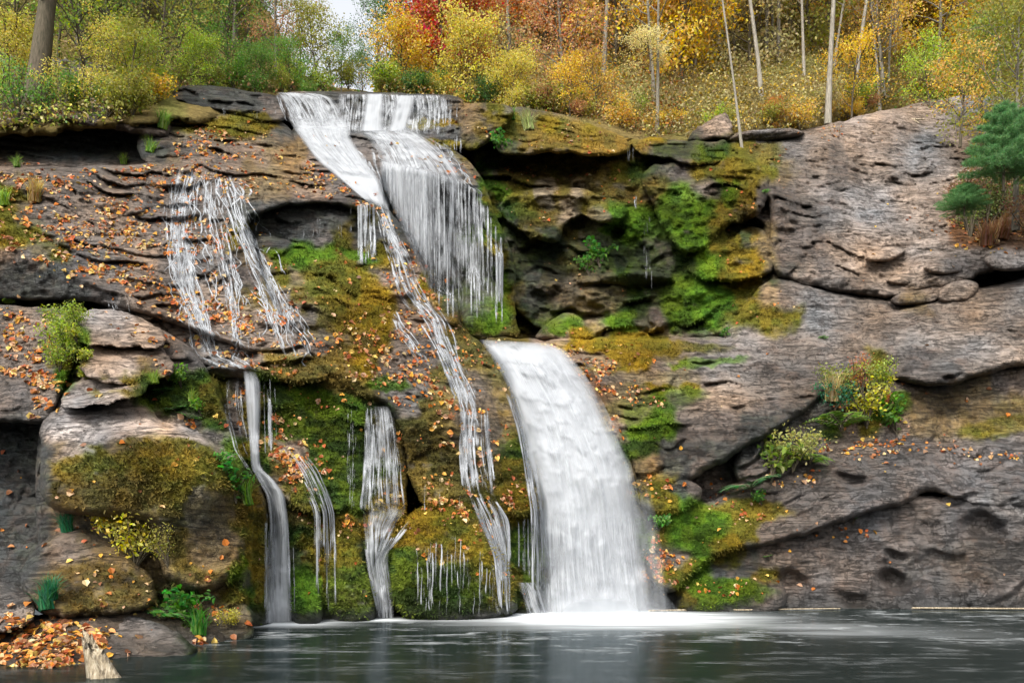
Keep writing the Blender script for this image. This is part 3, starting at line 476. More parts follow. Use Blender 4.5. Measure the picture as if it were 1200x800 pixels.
rock('leafy_bank', [(-150, 722), (20, 722), (110, 712), (160, 706), (220, 712), (262, 740), (270, 758), (240, 776), (160, 786), (110, 802), (40, 808), (-150, 812)],
     [(-150, 725, 13.2), (20, 725, 13), (200, 716, 13.9), (260, 750, 13.8), (150, 768, 12.2), (150, 786, 11.9), (60, 786, 10.7), (60, 808, 10.6), (-150, 790, 10.3), (-150, 812, 10.2)], edge=(8, .3), amp=.06, surf=lambda u, v: np.tile(np.array([.09, .065, .045, .1, .4, 1.]), (len(u), 1))*(1+.5*fbm(np.stack([u/12, v/9, u*0], -1), 3, 4))[:, None].clip(.4, 1.6), seed=48)
boulder([(-40, 690), (0, 682), (22, 684), (42, 706), (38, 732), (0, 744), (-40, 744)], [(-30, 690, 12.8), (30, 690, 12.8), (10, 735, 11.9)], 'grey boulder cut by the left frame edge beside fallen leaves', seed=49)
boulder([(96, 732), (120, 718), (150, 715), (185, 726), (210, 742), (238, 764), (200, 782), (150, 786), (112, 766)], [(110, 728, 13.1), (180, 726, 13.2), (150, 768, 12.0), (230, 762, 12.2), (120, 755, 12.1)], 'low flat pale boulder lying in the shallow water', edge=(9, .45), seed=50)
boulder([(800, 168), (812, 152), (838, 134), (853, 130), (856, 150), (862, 160), (830, 166)], [(805, 165, 31.2), (850, 135, 31.8), (860, 160, 31.2)], 'pale leaning block at the forest edge beside white trunk', edge=(5, .4), smooth=1, seed=51)
EXPOSURE = 0.55
# ------------------------------------------------------------------ pool
FALL_FEET = [(706, 722, 2.5, 1.6), (328, 731, 1.1, 1.0), (446, 726, .9, .8), (530, 726, 1.2, .35), (590, 724, .9, .6), (375, 729, .7, .5), (640, 716, 1.2, .7)]
def make_pool():
    xs = np.concatenate([[-900, -120, -40], np.arange(-20, 20.01, .12), [40, 120, 900]]); ys = np.concatenate([[-60, -20, -5, 0, 3], np.arange(5, 22.01, .08), [24]])
    X, Y = np.meshgrid(xs, ys); p = np.stack([X, Y, np.zeros_like(X)], -1); n, m = X.shape
    foam = np.zeros_like(X); st = np.zeros_like(X)
    q = np.stack([X*.55, Y*2.2, X*0], -1); nz = fbm(q, 4, 71); nz2 = fbm(np.stack([X*.8, Y*.8, X*0], -1), 3, 72)
    for u, v, r, a in FALL_FEET:
        fy = CAMH*F/(v-HOR); fx = (u-CU)/F*fy
        dx = X-fx; dy = (Y-fy)*(1.7 if r < 2 else .95); d = np.sqrt(dx*dx*.5+dy*dy)/r+nz*.25
        foam = np.maximum(foam, a*np.exp(-np.clip(d, 0, 9)**2*2.2))
        st = np.maximum(st, a*.9*np.exp(-((dx/(r*5))**2+((Y-fy)/(r*2.2))**2)))
    # the current carries foam to the right from the big fall, and to the left from the small ones
    yy = Y-(18.4-.72*(X-2.5)+.035*(X-2.5)**2)
    foam = np.maximum(foam, (.95*np.exp(-((yy+nz*.8)/(1.25))**2))*sstep(.5, 2.5, X)*(1-sstep(2.4, 6.0, X)))
    foam = np.maximum(foam, (.22*np.exp(-((yy+.6+nz*1.6)/1.3)**2))*sstep(0, 2, X)*(1-sstep(4, 10, X)))
    st = np.maximum(st, .55*np.exp(-((Y-14.5)/3.2)**2)*(1-sstep(-1, 6, X)))
    st = np.maximum(st, .40*np.exp(-((Y-15.5)/2.6)**2)*sstep(0, 6, X))
    # thin pale line along the left foot
    idx = np.arange(n*m).reshape(n, m); f = np.stack([idx[:-1, :-1], idx[:-1, 1:], idx[1:, 1:], idx[1:, :-1]], -1).reshape(-1, 4)
    c = np.stack([np.clip(foam, 0, 1), np.clip(st, 0, 1), nz*0, nz*0+1], -1).reshape(-1, 4)
    tag(mesh_obj('pool_water', p.reshape(-1, 3), f, M_POOL, attrs={'Col': c}), kind='structure')
make_pool()
tag(mesh_obj('pool_bed', [(-950, -70, -1.5), (950, -70, -1.5), (950, 60, -1.5), (-950, 60, -1.5)], [(0, 1, 2, 3)], M_ROCK, attrs={'Col': [(.04, .035, .03, 1)]*4, 'Mask': [(0, .5, 0, 1)]*4}), kind='structure')
# ------------------------------------------------------------------ falling water
class Water:
    def __init__(s): s.v = []; s.f = []; s.c = []; s.uv = []; s.n = 0
    def add(s, p, c, uv):
        n, m = p.shape[:2]; i = np.arange(n*m).reshape(n, m)+s.n
        s.f.append(np.stack([i[:-1, :-1], i[1:, :-1], i[1:, 1:], i[:-1, 1:]], -1).reshape(-1, 4)); s.v.append(p.reshape(-1, 3)); s.c.append(c.reshape(-1, 4)); s.uv.append(uv.reshape(-1, 2)); s.n += n*m
    def sheet(s, rows, m=40, off=.07, dens=1., seed=0, step=2.5, side=.10, blur=5, top=.05, bot=.05, fall=True, bulge=0., ragged=.06, soft=0.):
        R = np.array([list(r)+[1]*(5-len(r)) for r in rows], float)
        L = np.r_[0, np.cumsum(np.hypot(*(.5*(R[1:, :2]+R[1:, 2:4])-.5*(R[:-1, :2]+R[:-1, 2:4])).T))]
        n = max(int(L[-1]/step), 6); t = np.linspace(0, L[-1], n); Q = np.stack([np.interp(t, L, R[:, k]) for k in range(5)], 1)
        if n > 12:
            k = 5; pad = np.pad(Q, ((k//2, k//2), (0, 0)), 'edge'); Q = np.stack([pad[j:j+n] for j in range(k)]).mean(0)
        f = np.linspace(0, 1, m)[None]; U = Q[:, 0:1]*(1-f)+Q[:, 2:3]*f; V = Q[:, 1:2]*(1-f)+Q[:, 3:4]*f
        Y = zat(U, V); Y = np.where(Y > 90, np.nan, Y); Y = np.where(np.isnan(Y), np.nanmedian(Y), Y)
        if fall: Y = np.minimum.accumulate(Y, 0)
        Z = Y.copy(); k = blur
        for ax in (0, 1):
            kk = min(k, Z.shape[ax]//2*2-1) if Z.shape[ax] > 4 else 1
            if kk > 1:
                pw = [(0, 0), (0, 0)]; pw[ax] = (kk//2, kk//2); pad = np.pad(Z, pw, 'edge')
                Z = np.stack([np.take(pad, range(j, j+Z.shape[ax]), ax) for j in range(kk)]).mean(0)
        Z = np.minimum(Z, Y)-off-bulge*np.sin(np.pi*f)
        p = P(U, V, Z); wid = np.median(np.linalg.norm(p[:, -1]-p[:, 0], axis=1)); cen = p[:, m//2]
        ln = np.r_[0, np.cumsum(np.linalg.norm(np.diff(cen, axis=0), axis=1))]
        uv = np.stack([f*wid+seed*7.13+0*U, ln[:, None]+0*U+seed*3.7], -1)
        e = np.minimum(f, 1-f)/side; e = e+ragged*6*fbm(np.stack([f*8+0*U, ln[:, None]*.7+0*U, 0*U+seed], -1), 3, 8)
        tt = (t/t[-1])[:, None]; e = np.clip(e, 0, 1)*np.clip((tt+1e-3)/max(top, 1e-3), 0, 1)*np.clip((1-tt)/max(bot, 1e-3), 0, 1)
        c = np.stack([dens*Q[:, 4:5]+0*U, e+0*U, 0*U+soft, 0*U+1], -1); s.add(p, c, uv)
    def strand(s, path, w, dens=1., off=.06, seed=0, fall=True, step=2.5, blur=3):
        pa = np.array(path, float); ws = np.array([w]*len(pa) if np.isscalar(w) else w, float)
        rows = [(x-q/2, y, x+q/2, y, 1) for (x, y), q in zip(pa, ws)]
        s.sheet(rows, m=4, off=off, dens=dens, seed=seed, side=.34, blur=blur, top=.04, bot=.12, fall=fall, step=step, ragged=.02)
    def lace(s, left, right, n, w=(1.5, 4), dens=(.6, 1.), wig=5, seg=(.3, 1.), seed=0, off=.05, fall=False):
        """many thin threads wandering down between two banks"""
        rg = np.random.default_rng(seed+100); L = np.array(left, float); R = np.array(right, float)
        def at(A, t):
            l = np.r_[0, np.cumsum(np.hypot(*np.diff(A, axis=0).T))]; return np.stack([np.interp(t*l[-1], l, A[:, 0]), np.interp(t*l[-1], l, A[:, 1])], -1)
        for i in range(n):
            ln = rg.uniform(*seg); t0 = rg.uniform(0, max(1-ln, 0)); t = np.linspace(t0, min(t0+ln, 1), 26); f = rg.uniform(0, 1)
            k = fbm(np.stack([t*9, t*0+i*3.3, t*0+seed], -1), 3, 9); ff = np.clip(f+k*(.015 if fall else .12), 0, 1)[:, None]; q = at(L, t)*(1-ff)+at(R, t)*ff; q[:, 0] += k*(min(wig, .6) if fall else wig)
            ww = rg.uniform(*w)*(1+.8*fbm(np.stack([t*30, t*0+i, t*0], -1), 2, 10))
            s.strand(q, np.clip(ww, .8, 12), dens=rg.uniform(*dens), seed=seed*50+i, off=off, fall=fall, step=3)
    def done(s, name, label, group='falling water', cat='waterfall', kind=None):
        o = mesh_obj(name, np.concatenate(s.v), np.concatenate(s.f), M_WATER, attrs={'Col': np.concatenate(s.c)}, uv=np.concatenate(s.uv))
        return tag(o, label, cat, group, kind)

# main chute
W = Water(); rows = [(556, 396, 650, 401, 1.0), (566, 410, 668, 412, 1.15), (582, 435, 690, 440, 1.15), (596, 465, 706, 470, 1.15), (608, 500, 722, 503, 1.15), (619, 545, 740, 545, 1.15), (626, 590, 750, 590, 1.15), (628, 640, 756, 640, 1.15), (630, 680, 762, 680, 1.15), (632, 722, 768, 722, 1.2)]
W.sheet(rows, m=70, dens=.92, seed=1, off=.18, soft=.95, blur=9, side=.26, bot=.01, bulge=.30, ragged=.10)
W.sheet([(a+4, b, c-3, d, e) for a, b, c, d, e in rows], m=70, dens=.82, seed=2, off=.10, soft=.85, blur=9, side=.14, bot=.01, bulge=.25)
W.sheet([(a+14, b, c-10, d, e) for a, b, c, d, e in rows[1:]], m=60, dens=.50, seed=3, off=.30, soft=.45, blur=11, side=.2, bot=.02, bulge=.42)
W.sheet([(730, 520, 748, 520, .5), (742, 580, 764, 580, .8), (746, 640, 776, 640), (750, 722, 790, 722)], m=20, dens=.50, seed=72, off=.35, soft=.9, side=.45, top=.4, bot=.02)
W.sheet([(626, 588, 752, 588, .6), (627, 600, 753, 600, 1.1), (628, 640, 757, 640), (630, 722, 768, 722)], m=60, dens=.62, seed=66, off=.5, soft=.6, side=.12, top=.2, bot=.01, bulge=.3)
W.lace([(586, 440), (606, 500), (616, 560), (622, 600), (624, 715)], [(600, 440), (620, 500), (632, 560), (640, 600), (640, 715)], 14, w=(1.5, 4), wig=2, seed=4, off=.2, fall=True)
W.sheet([(640, 672, 770, 676, .8), (632, 700, 785, 702), (622, 724, 806, 726)], m=40, dens=.66, seed=68, off=1.0, soft=1., side=.35, top=.9, bot=.02)
W.lace([(628, 592), (630, 718)], [(752, 592), (762, 718)], 14, w=(2, 6), dens=(.45, .7), wig=1, seg=(.5, 1), seed=5, off=.42, fall=True)
W.done('waterfall', 'widest silky white chute pouring from the centre shelf into the pool')
# upper falls
W = Water()
W.sheet([(322, 107, 366, 109), (328, 116, 388, 112), (334, 126, 398, 124), (340, 138, 404, 140), (346, 152, 410, 152), (352, 164, 410, 164)], m=40, dens=.92, seed=6, off=.08, side=.12, bot=.3)
W.lace([(322, 108), (338, 150)], [(400, 112), (418, 152)], 26, w=(2, 6), dens=(.7, 1), wig=2, seed=7, off=.12, fall=True)
W.sheet([(336, 134, 402, 134, .5), (342, 148, 412, 148), (350, 160, 410, 160), (360, 176, 420, 176), (372, 190, 434, 194), (392, 206, 446, 212), (414, 224, 452, 232), (434, 240, 458, 248, .8)], m=40, dens=.92, seed=8, off=.08, soft=.8, side=.12, bot=.1)
W.sheet([(342, 148, 408, 148), (352, 160, 408, 160), (366, 176, 418, 176), (382, 190, 430, 194), (400, 206, 444, 212)], m=40, dens=.85, seed=9, off=.14, soft=.5, side=.2, bot=.15)
W.lace([(362, 170), (400, 205), (440, 240)], [(440, 175), (448, 205), (458, 245)], 18, w=(2, 6), wig=3, seed=10)
W.done('waterfall', 'topmost left white cascade sliding over the brown upper ledge')
W = Water()
W.sheet([(392, 108, 524, 110), (392, 118, 528, 119), (390, 135, 530, 135), (388, 152, 528, 155), (390, 160, 528, 163)], m=60, dens=.74, bot=.25, seed=11, off=.07, fall=True, side=.08)
W.sheet([(428, 108, 452, 108), (425, 130, 450, 130), (420, 156, 450, 156)], m=24, dens=1.05, seed=12, off=.14, soft=.7, side=.25)
W.sheet([(464, 110, 488, 110), (460, 125, 486, 125), (452, 156, 476, 156)], m=24, dens=1.05, seed=13, off=.14, soft=.7, side=.25)
W.lace([(490, 112), (488, 152)], [(540, 113), (540, 150)], 16, w=(1.2, 2.5), dens=(.5, .9), wig=1, seed=14, off=.08, fall=True)
W.lace([(526, 160), (526, 182)], [(542, 158), (542, 182)], 7, w=(1.2, 2.4), dens=(.5, .9), wig=1, seed=15, off=.08, fall=True)
W.lace([(330, 108), (540, 111)], [(330, 112), (540, 116)], 8, w=(1.5, 4), dens=(.5, .9), wig=2, seed=16, off=.05)
W.sheet([(412, 138, 496, 140), (418, 150, 492, 153), (432, 162, 512, 166), (440, 174, 534, 182, .92), (446, 186, 552, 202, .86), (448, 196, 568, 228, .82)], m=60, dens=.84, top=.25, seed=17, off=.07, soft=.5, side=.22, bot=.06, ragged=.12)
W.sheet([(420, 154, 476, 156), (434, 168, 490, 170), (444, 182, 500, 188), (448, 194, 506, 202, .95)], m=60, dens=.9, seed=18, off=.12, side=.25, bot=.05)
W.lace([(430, 158), (446, 200)], [(520, 165), (568, 232)], 36, w=(1.5, 5), dens=(.6, 1), wig=3, seed=19)
lip = lambda x: np.interp(x, [444, 500, 540, 566, 574, 590], [192, 202, 212, 228, 252, 285]); foot = lambda x: np.interp(x, [444, 458, 475, 492, 505, 515, 535, 560, 590], [215, 250, 285, 315, 345, 384, 392, 375, 388])
for q, (x0, x1, dn, sf) in enumerate([(444, 478, 1.0, .6), (470, 508, .92, .45), (500, 540, .72, .1), (532, 574, .60, 0)]):
    W.sheet([(x0, lip(x0)-6, x1, lip(x1)-6, .8)]+[(x0+2*t, lip(x0)+(foot(x0)-lip(x0))*t, x1+2*t, lip(x1)+(foot(x1)-lip(x1))*t, 1-.3*t) for t in np.linspace(.05, 1, 9)], m=40, dens=dn, seed=20+q*100, off=.12+.03*q, blur=7, side=.2, bot=.3, soft=sf)
rg_ = np.random.default_rng(8)
for q in range(120):
    x = 446+142*rg_.uniform(0, 1)**.9; a_, b_ = lip(x)-3, foot(x); t0 = rg_.choice([0, 0, rg_.uniform(0, .4)]); t1 = rg_.uniform(.55, 1); t = np.linspace(t0, t1, 20); w_ = rg_.uniform(1, 3.6)
    W.strand(np.stack([x+1.5*t+.5*np.sin(t*5+q), a_+(b_-a_)*t], 1), w_*(1+.3*np.sin(t*7+q)), dens=rg_.uniform(.5, .95), seed=900+q, off=.2, fall=True, step=3)
W.done('waterfall', 'broad upper curtain of thin white strands falling into the shaded hollow')
W = Water()
W.lace([(583, 290), (583, 356)], [(590, 292), (590, 358)], 6, w=(2, 4), dens=(.85, 1.05), wig=.4, seg=(.8, 1), seed=23, off=.12, fall=True)
W.lace([(552, 305), (556, 345)], [(580, 298), (582, 352)], 12, w=(1, 2), dens=(.35, .7), wig=.4, seg=(.5, 1), seed=24, off=.1, fall=True)
W.done('waterfall', 'narrow white spout dropping from the mossy tip right of the upper curtain')
# cascade down the rib
W = Water()
W.lace([(438, 232), (446, 262), (452, 295), (462, 330), (470, 352), (492, 375), (514, 415), (528, 450), (538, 480), (540, 520), (546, 545)],
       [(448, 232), (458, 262), (476, 295), (492, 330), (505, 350), (524, 375), (536, 415), (552, 450), (562, 480), (566, 520), (570, 545)], 80, w=(1., 3.8), dens=(.65, 1.05), wig=4, seg=(.05, .35), seed=25, off=.07)
W.sheet([(542, 540, 570, 540), (544, 575, 578, 575), (556, 604, 592, 604), (574, 650, 598, 645), (582, 722, 602, 722)], m=20, dens=.50, seed=70, off=.08, side=.2, fall=True)
W.sheet([(440, 236, 449, 236), (450, 275, 464, 275), (462, 315, 484, 315), (478, 350, 500, 350), (498, 380, 518, 380), (520, 420, 534, 420), (532, 460, 552, 460), (540, 500, 562, 500), (544, 545, 572, 545)], m=16, dens=.56, seed=26, off=.06, side=.25, fall=False)
W.lace([(452, 362), (462, 385), (480, 412), (496, 436)], [(462, 358), (474, 380), (496, 408), (506, 432)], 12, w=(1.5, 4), wig=4, seg=(.2, .7), seed=27)
W.lace([(520, 440), (540, 480)], [(532, 436), (548, 474)], 6, w=(1.5, 4), wig=4, seed=28)
W.lace([(540, 478), (536, 520), (540, 572)], [(572, 478), (574, 520), (582, 580)], 40, w=(1.2, 3.4), dens=(.6, 1), wig=2, seg=(.3, 1), seed=29, off=.1, fall=True)
W.lace([(546, 575), (560, 605), (578, 650), (585, 722)], [(575, 575), (592, 605), (598, 640), (600, 722)], 44, w=(1.5, 4), dens=(.55, 1), wig=2, seg=(.3, .8), seed=30, off=.1, fall=True)
W.lace([(574, 585), (588, 610), (592, 655)], [(584, 585), (600, 612), (600, 660)], 9, w=(2, 4), dens=(.8, 1.05), wig=1, seg=(.5, 1), seed=31, off=.12, fall=True)
W.done('waterfall', 'lacy white cascade tumbling down the golden leaf strewn rib')
W = Water()
W.lace([(418, 236), (418, 312)], [(440, 236), (442, 312)], 16, w=(1.5, 3.5), dens=(.6, .95), wig=.5, seg=(.5, 1), seed=32, off=.1, fall=True)
W.sheet([(420, 236, 440, 236), (420, 312, 442, 312)], m=14, dens=.6, seed=33, off=.08, bot=.4)
W.done('waterfall', 'small veil of thin streams under the leafy overhang, left of the rib')
# left trickles
W = Water()
for L_, R_, n_, sd_ in (([(205, 194), (198, 230), (196, 270), (200, 320), (216, 365), (226, 400), (226, 422)], [(240, 194), (230, 230), (222, 270), (228, 320), (240, 365), (252, 395), (264, 420)], 110, 34),
                        ([(234, 194), (240, 235), (248, 280), (262, 330), (270, 370), (272, 412)], [(258, 194), (262, 235), (268, 280), (276, 330), (282, 370), (284, 412)], 55, 35),
                        ([(250, 200), (262, 245), (280, 290), (300, 335), (315, 380), (330, 425)], [(276, 200), (286, 245), (302, 290), (326, 335), (350, 380), (372, 425)], 105, 36)):
    W.lace(L_, R_, n_, w=(.9, 2.8), dens=(.6, 1.05), wig=6, seg=(.05, .4), seed=sd_, off=.06)
W.lace([(195, 196), (188, 250), (190, 320), (215, 380), (230, 425)], [(285, 200), (305, 250), (335, 335), (362, 390), (380, 430)], 170, w=(1., 2.8), dens=(.7, 1.1), wig=7, seg=(.03, .16), seed=67, off=.05)
W.sheet([(206, 196, 236, 196, .9), (200, 230, 226, 230), (198, 270, 220, 270), (202, 320, 226, 320), (220, 365, 240, 365), (230, 400, 252, 398), (232, 420, 262, 420)], m=20, dens=.62, seed=37, off=.05, side=.2, fall=False)
W.sheet([(200, 285, 224, 285), (202, 300, 226, 300), (204, 335, 230, 335)], m=16, dens=.78, seed=38, off=.06, side=.2, fall=False, top=.2, bot=.2)
W.lace([(222, 415), (250, 428), (276, 436)], [(262, 412), (290, 424), (304, 436)], 26, w=(1.5, 3.5), wig=3, seg=(.3, .8), seed=71)
W.lace([(125, 345), (128, 362)], [(160, 350), (164, 372)], 8, w=(1, 2), dens=(.5, .8), wig=1, seed=39, off=.1, fall=True)
W.done('waterfall', 'scattered white trickles stepping down the leafy left slope')
W = Water()
W.sheet([(284, 432, 300, 434, 1), (286, 450, 306, 450), (288, 480, 306, 480), (292, 520, 304, 520), (294, 548, 306, 548), (302, 562, 322, 562, 1.1), (312, 580, 334, 578, 1.1), (316, 610, 338, 608), (314, 660, 340, 660), (310, 732, 344, 732)], m=26, dens=.92, seed=40, off=.12, soft=.4, side=.18, bot=.01, bulge=.1)
W.sheet([(286, 434, 300, 436, 1), (289, 480, 304, 480), (294, 545, 305, 545), (304, 565, 320, 565), (316, 585, 332, 585), (318, 640, 336, 640), (316, 732, 338, 732)], m=20, dens=.85, seed=41, off=.18, side=.25, bot=.01)
W.lace([(262, 436), (262, 480), (276, 530), (296, 558)], [(284, 436), (284, 470), (292, 520), (304, 556)], 12, w=(1.2, 2.6), dens=(.4, .75), wig=1, seg=(.3, .8), seed=42, off=.1, fall=True)
W.lace([(308, 440), (310, 540)], [(326, 440), (328, 520)], 10, w=(1.4, 3), dens=(.5, .95), wig=.6, seg=(.4, 1), seed=43, off=.08, fall=True)
W.lace([(310, 590), (308, 728)], [(344, 596), (348, 728)], 16, w=(1.5, 4), dens=(.5, .9), wig=.8, seg=(.5, 1), seed=44, off=.2, fall=True)
W.done('waterfall', 'smooth white fall bending past the green mossy wall, beside the boulders')
W = Water()
W.lace([(330, 520), (346, 550), (360, 580), (368, 600), (368, 722)], [(342, 515), (372, 550), (385, 580), (392, 600), (394, 722)], 22, w=(1.4, 3.4), dens=(.55, 1), wig=2, seg=(.25, .7), seed=45, off=.12, fall=True)
W.done('waterfall', 'pair of thin white threads over leafy stone right of the bending fall')
W = Water()
W.sheet([(430, 474, 456, 474, .9), (430, 490, 462, 490), (426, 530, 468, 530, .95), (424, 570, 472, 570, .9), (426, 604, 476, 606, .8), (426, 616, 470, 618, .6)], m=36, dens=.66, seed=47, off=.14, side=.2, bulge=.12, bot=.3)
W.lace([(428, 474), (428, 520), (420, 600)], [(458, 474), (466, 520), (474, 600)], 26, w=(1.5, 4), dens=(.6, 1.05), wig=.8, seg=(.5, 1), seed=48, off=.2, fall=True)
W.sheet([(424, 590, 474, 590, .6), (424, 602, 476, 600), (426, 618, 462, 614), (428, 640, 458, 636), (430, 665, 456, 660), (438, 690, 460, 688), (442, 726, 462, 726)], m=24, top=.2, dens=.82, seed=49, off=.12, side=.2, bot=.01)
W.lace([(426, 610), (426, 650), (438, 700), (444, 724)], [(500, 596), (452, 650), (456, 700), (460, 724)], 14, w=(2, 4.5), dens=(.7, 1), wig=1, seg=(.4, .9), seed=50, off=.18, fall=True)
W.lace([(404, 470), (404, 600)], [(430, 470), (424, 600)], 8, w=(1, 2.2), dens=(.4, .7), wig=.4, seg=(.4, 1), seed=69, off=.1, fall=True)
W.done('waterfall', 'fan shaped white fall in the middle of the dark mossy wall')
W = Water()
W.lace([(486, 628), (486, 726)], [(600, 618), (598, 726)], 90, w=(.9, 2.2), dens=(.35, .8), wig=.4, seg=(.15, .7), seed=51, off=.1, fall=True)
W.lace([(496, 560), (496, 600)], [(548, 560), (548, 600)], 9, w=(1, 1.8), dens=(.35, .6), wig=.4, seed=52, off=.08, fall=True)
W.done('dripping_water', 'row of fine white drips over the big golden mossy rock', cat='drips')
W = Water()
W.lace([(606, 608), (606, 670)], [(628, 600), (628, 690)], 16, w=(1, 2.4), dens=(.45, .85), wig=.4, seg=(.3, 1), seed=53, off=.1, fall=True)
W.sheet([(606, 680, 628, 680), (608, 690, 636, 690), (618, 722, 645, 722)], m=14, dens=.85, seed=54, off=.12, side=.2)
W.sheet([(632, 680, 690, 682), (630, 700, 700, 700), (628, 720, 720, 722)], m=24, dens=.75, seed=55, off=.35, side=.2)
W.done('dripping_water', 'thin drips between the golden rib and the widest chute', cat='drips')
W = Water()
for q in ([(738, 172), (738, 190)], [(746, 228), (745, 246)], [(757, 252), (758, 276)], [(756, 286), (757, 330)], [(762, 288), (762, 344)]):
    (a, b), (c, d) = q; W.lace([(a-5, b), (c-5, d)], [(a+5, b), (c+5, d)], 5, w=(.8, 1.8), dens=(.4, .75), wig=.3, seg=(.5, 1), seed=int(a), off=.08, fall=True)
W.done('dripping_water', 'faint drips down the green mossy grotto wall', cat='drips')
W = Water()
W.lace([(235, 125), (240, 138)], [(330, 125), (328, 142)], 22, w=(.8, 1.6), dens=(.3, .6), wig=.3, seg=(.5, 1), seed=60, off=.06, fall=True)
W.lace([(300, 262), (300, 290)], [(420, 236), (420, 280)], 34, w=(.8, 1.6), dens=(.25, .5), wig=.3, seg=(.4, 1), seed=61, off=.08, fall=True)
W.done('dripping_water', 'faint drips under the dark lip of the upper left ledge', cat='drips')
# ------------------------------------------------------------------ fallen leaves and moss lying on the stone
gu, gv = np.meshgrid(U0+np.arange(NU)*S, V0+np.arange(NV)*S); GP = P(gu, gv, ZB)
du = np.zeros_like(GP); dv = np.zeros_like(GP); du[:, 2:-2] = GP[:, 4:]-GP[:, :-4]; dv[2:-2] = GP[:-4]-GP[4:]
GN = np.cross(du, dv); GN /= np.linalg.norm(GN, axis=-1, keepdims=True)+1e-9; GN = np.where((GN[..., 1] > 0)[..., None], -GN, GN); JUMP = (np.linalg.norm(du, axis=-1) > .9) | (np.linalg.norm(dv, axis=-1) > 1.2)
def pick(u, v):
    i = np.clip(np.round((u-U0)/S).astype(int), 0, NU-1); j = np.clip(np.round((v-V0)/S).astype(int), 0, NV-1); return ZB[j, i], GN[j, i], JUMP[j, i]
def frame(n, rg, tilt=.5):
    n = n+rg.normal(0, tilt, n.shape); n /= np.linalg.norm(n, axis=-1, keepdims=True); r = rg.normal(0, 1, n.shape)
    a = np.cross(n, r); a /= np.linalg.norm(a, axis=-1, keepdims=True)+1e-9; return a, np.cross(n, a), n
def leaves_mesh(c, a, b, n, size, asp=.42, fold=.25):
    """one folded, pointed leaf (two quads) per row"""
    m = len(c); s = size[:, None]; h = n*s*fold
    v = np.stack([c-a*s*.5, c-a*s*.1+b*s*asp+h, c+a*s*.25+b*s*asp*.75+h, c+a*s*.55, c+a*s*.25-b*s*asp*.75+h, c-a*s*.1-b*s*asp+h], 1).reshape(-1, 3)
    i = np.arange(m)[:, None]*6; f = np.concatenate([i+np.array([0, 1, 2, 3]), i+np.array([0, 3, 4, 5])], 1).reshape(-1, 4); return v, f
PAL = np.array([(.48, .17, .03), (.52, .30, .05), (.38, .10, .035), (.55, .42, .12), (.50, .34, .20), (.24, .10, .05), (.58, .48, .30), (.30, .13, .06), (.50, .22, .06), (.46, .30, .22)])
LEAFB = [(330, 435, 70, 7, 22, 3.), (360, 462, 45, 5, 30, 2.5), (240, 172, 45, 22, 30, 2.2), (400, 222, 50, 12, 28, 4.), (350, 195, 20, 12, 40, 3.), (440, 180, 0, 0, 0, 0), (385, 165, 22, 7, 30, 3.), (470, 175, 30, 6, 25, 1.5), (515, 195, 40, 6, 20, 2.5), (250, 365, 30, 16, 10, 4), (290, 375, 26, 10, 10, 4),
 (30, 400, 45, 28, 0, 1.5), (50, 445, 40, 8, 15, 3.), (465, 260, 14, 30, -30, 4), (490, 320, 16, 16, -30, 4), (505, 345, 20, 14, 20, 5), (470, 430, 60, 60, 30, 1.3), (560, 520, 30, 60, -20, .8), (600, 585, 22, 8, 0, 3), (525, 592, 30, 7, 5, 3), (355, 545, 26, 24, 40, 3), (335, 525, 30, 6, 45, 3.5), (40, 755, 70, 30, 0, 6.), (200, 712, 50, 8, 0, 3), (245, 756, 20, 6, 0, 4), (395, 615, 20, 6, 0, 3),
 (680, 420, 50, 8, 20, 2), (740, 460, 40, 10, 20, 1.4), (770, 570, 40, 4, -3, 2.5), (770, 665, 22, 26, 20, 5), (870, 590, 30, 14, 20, 1.6), (1000, 525, 70, 9, 0, 2.5), (1130, 530, 90, 6, 5, 1), (920, 560, 30, 8, 0, 1.5), (1010, 470, 40, 14, 0, 2), (1160, 260, 60, 26, 0, 2), (300, 490, 40, 12, 0, 1.5), (215, 495, 20, 6, 0, 2.5), (100, 270, 160, 70, 10, 1.9), (130, 212, 160, 12, 0, 2.6),
 (60, 160, 140, 22, 8, 2.6), (30, 590, 30, 60, 0, .25), (850, 690, 70, 14, 0, .5), (985, 620, 40, 10, 0, 1.0), (960, 150, 50, 10, 0, 1.2), (1080, 122, 80, 5, 0, 1)]
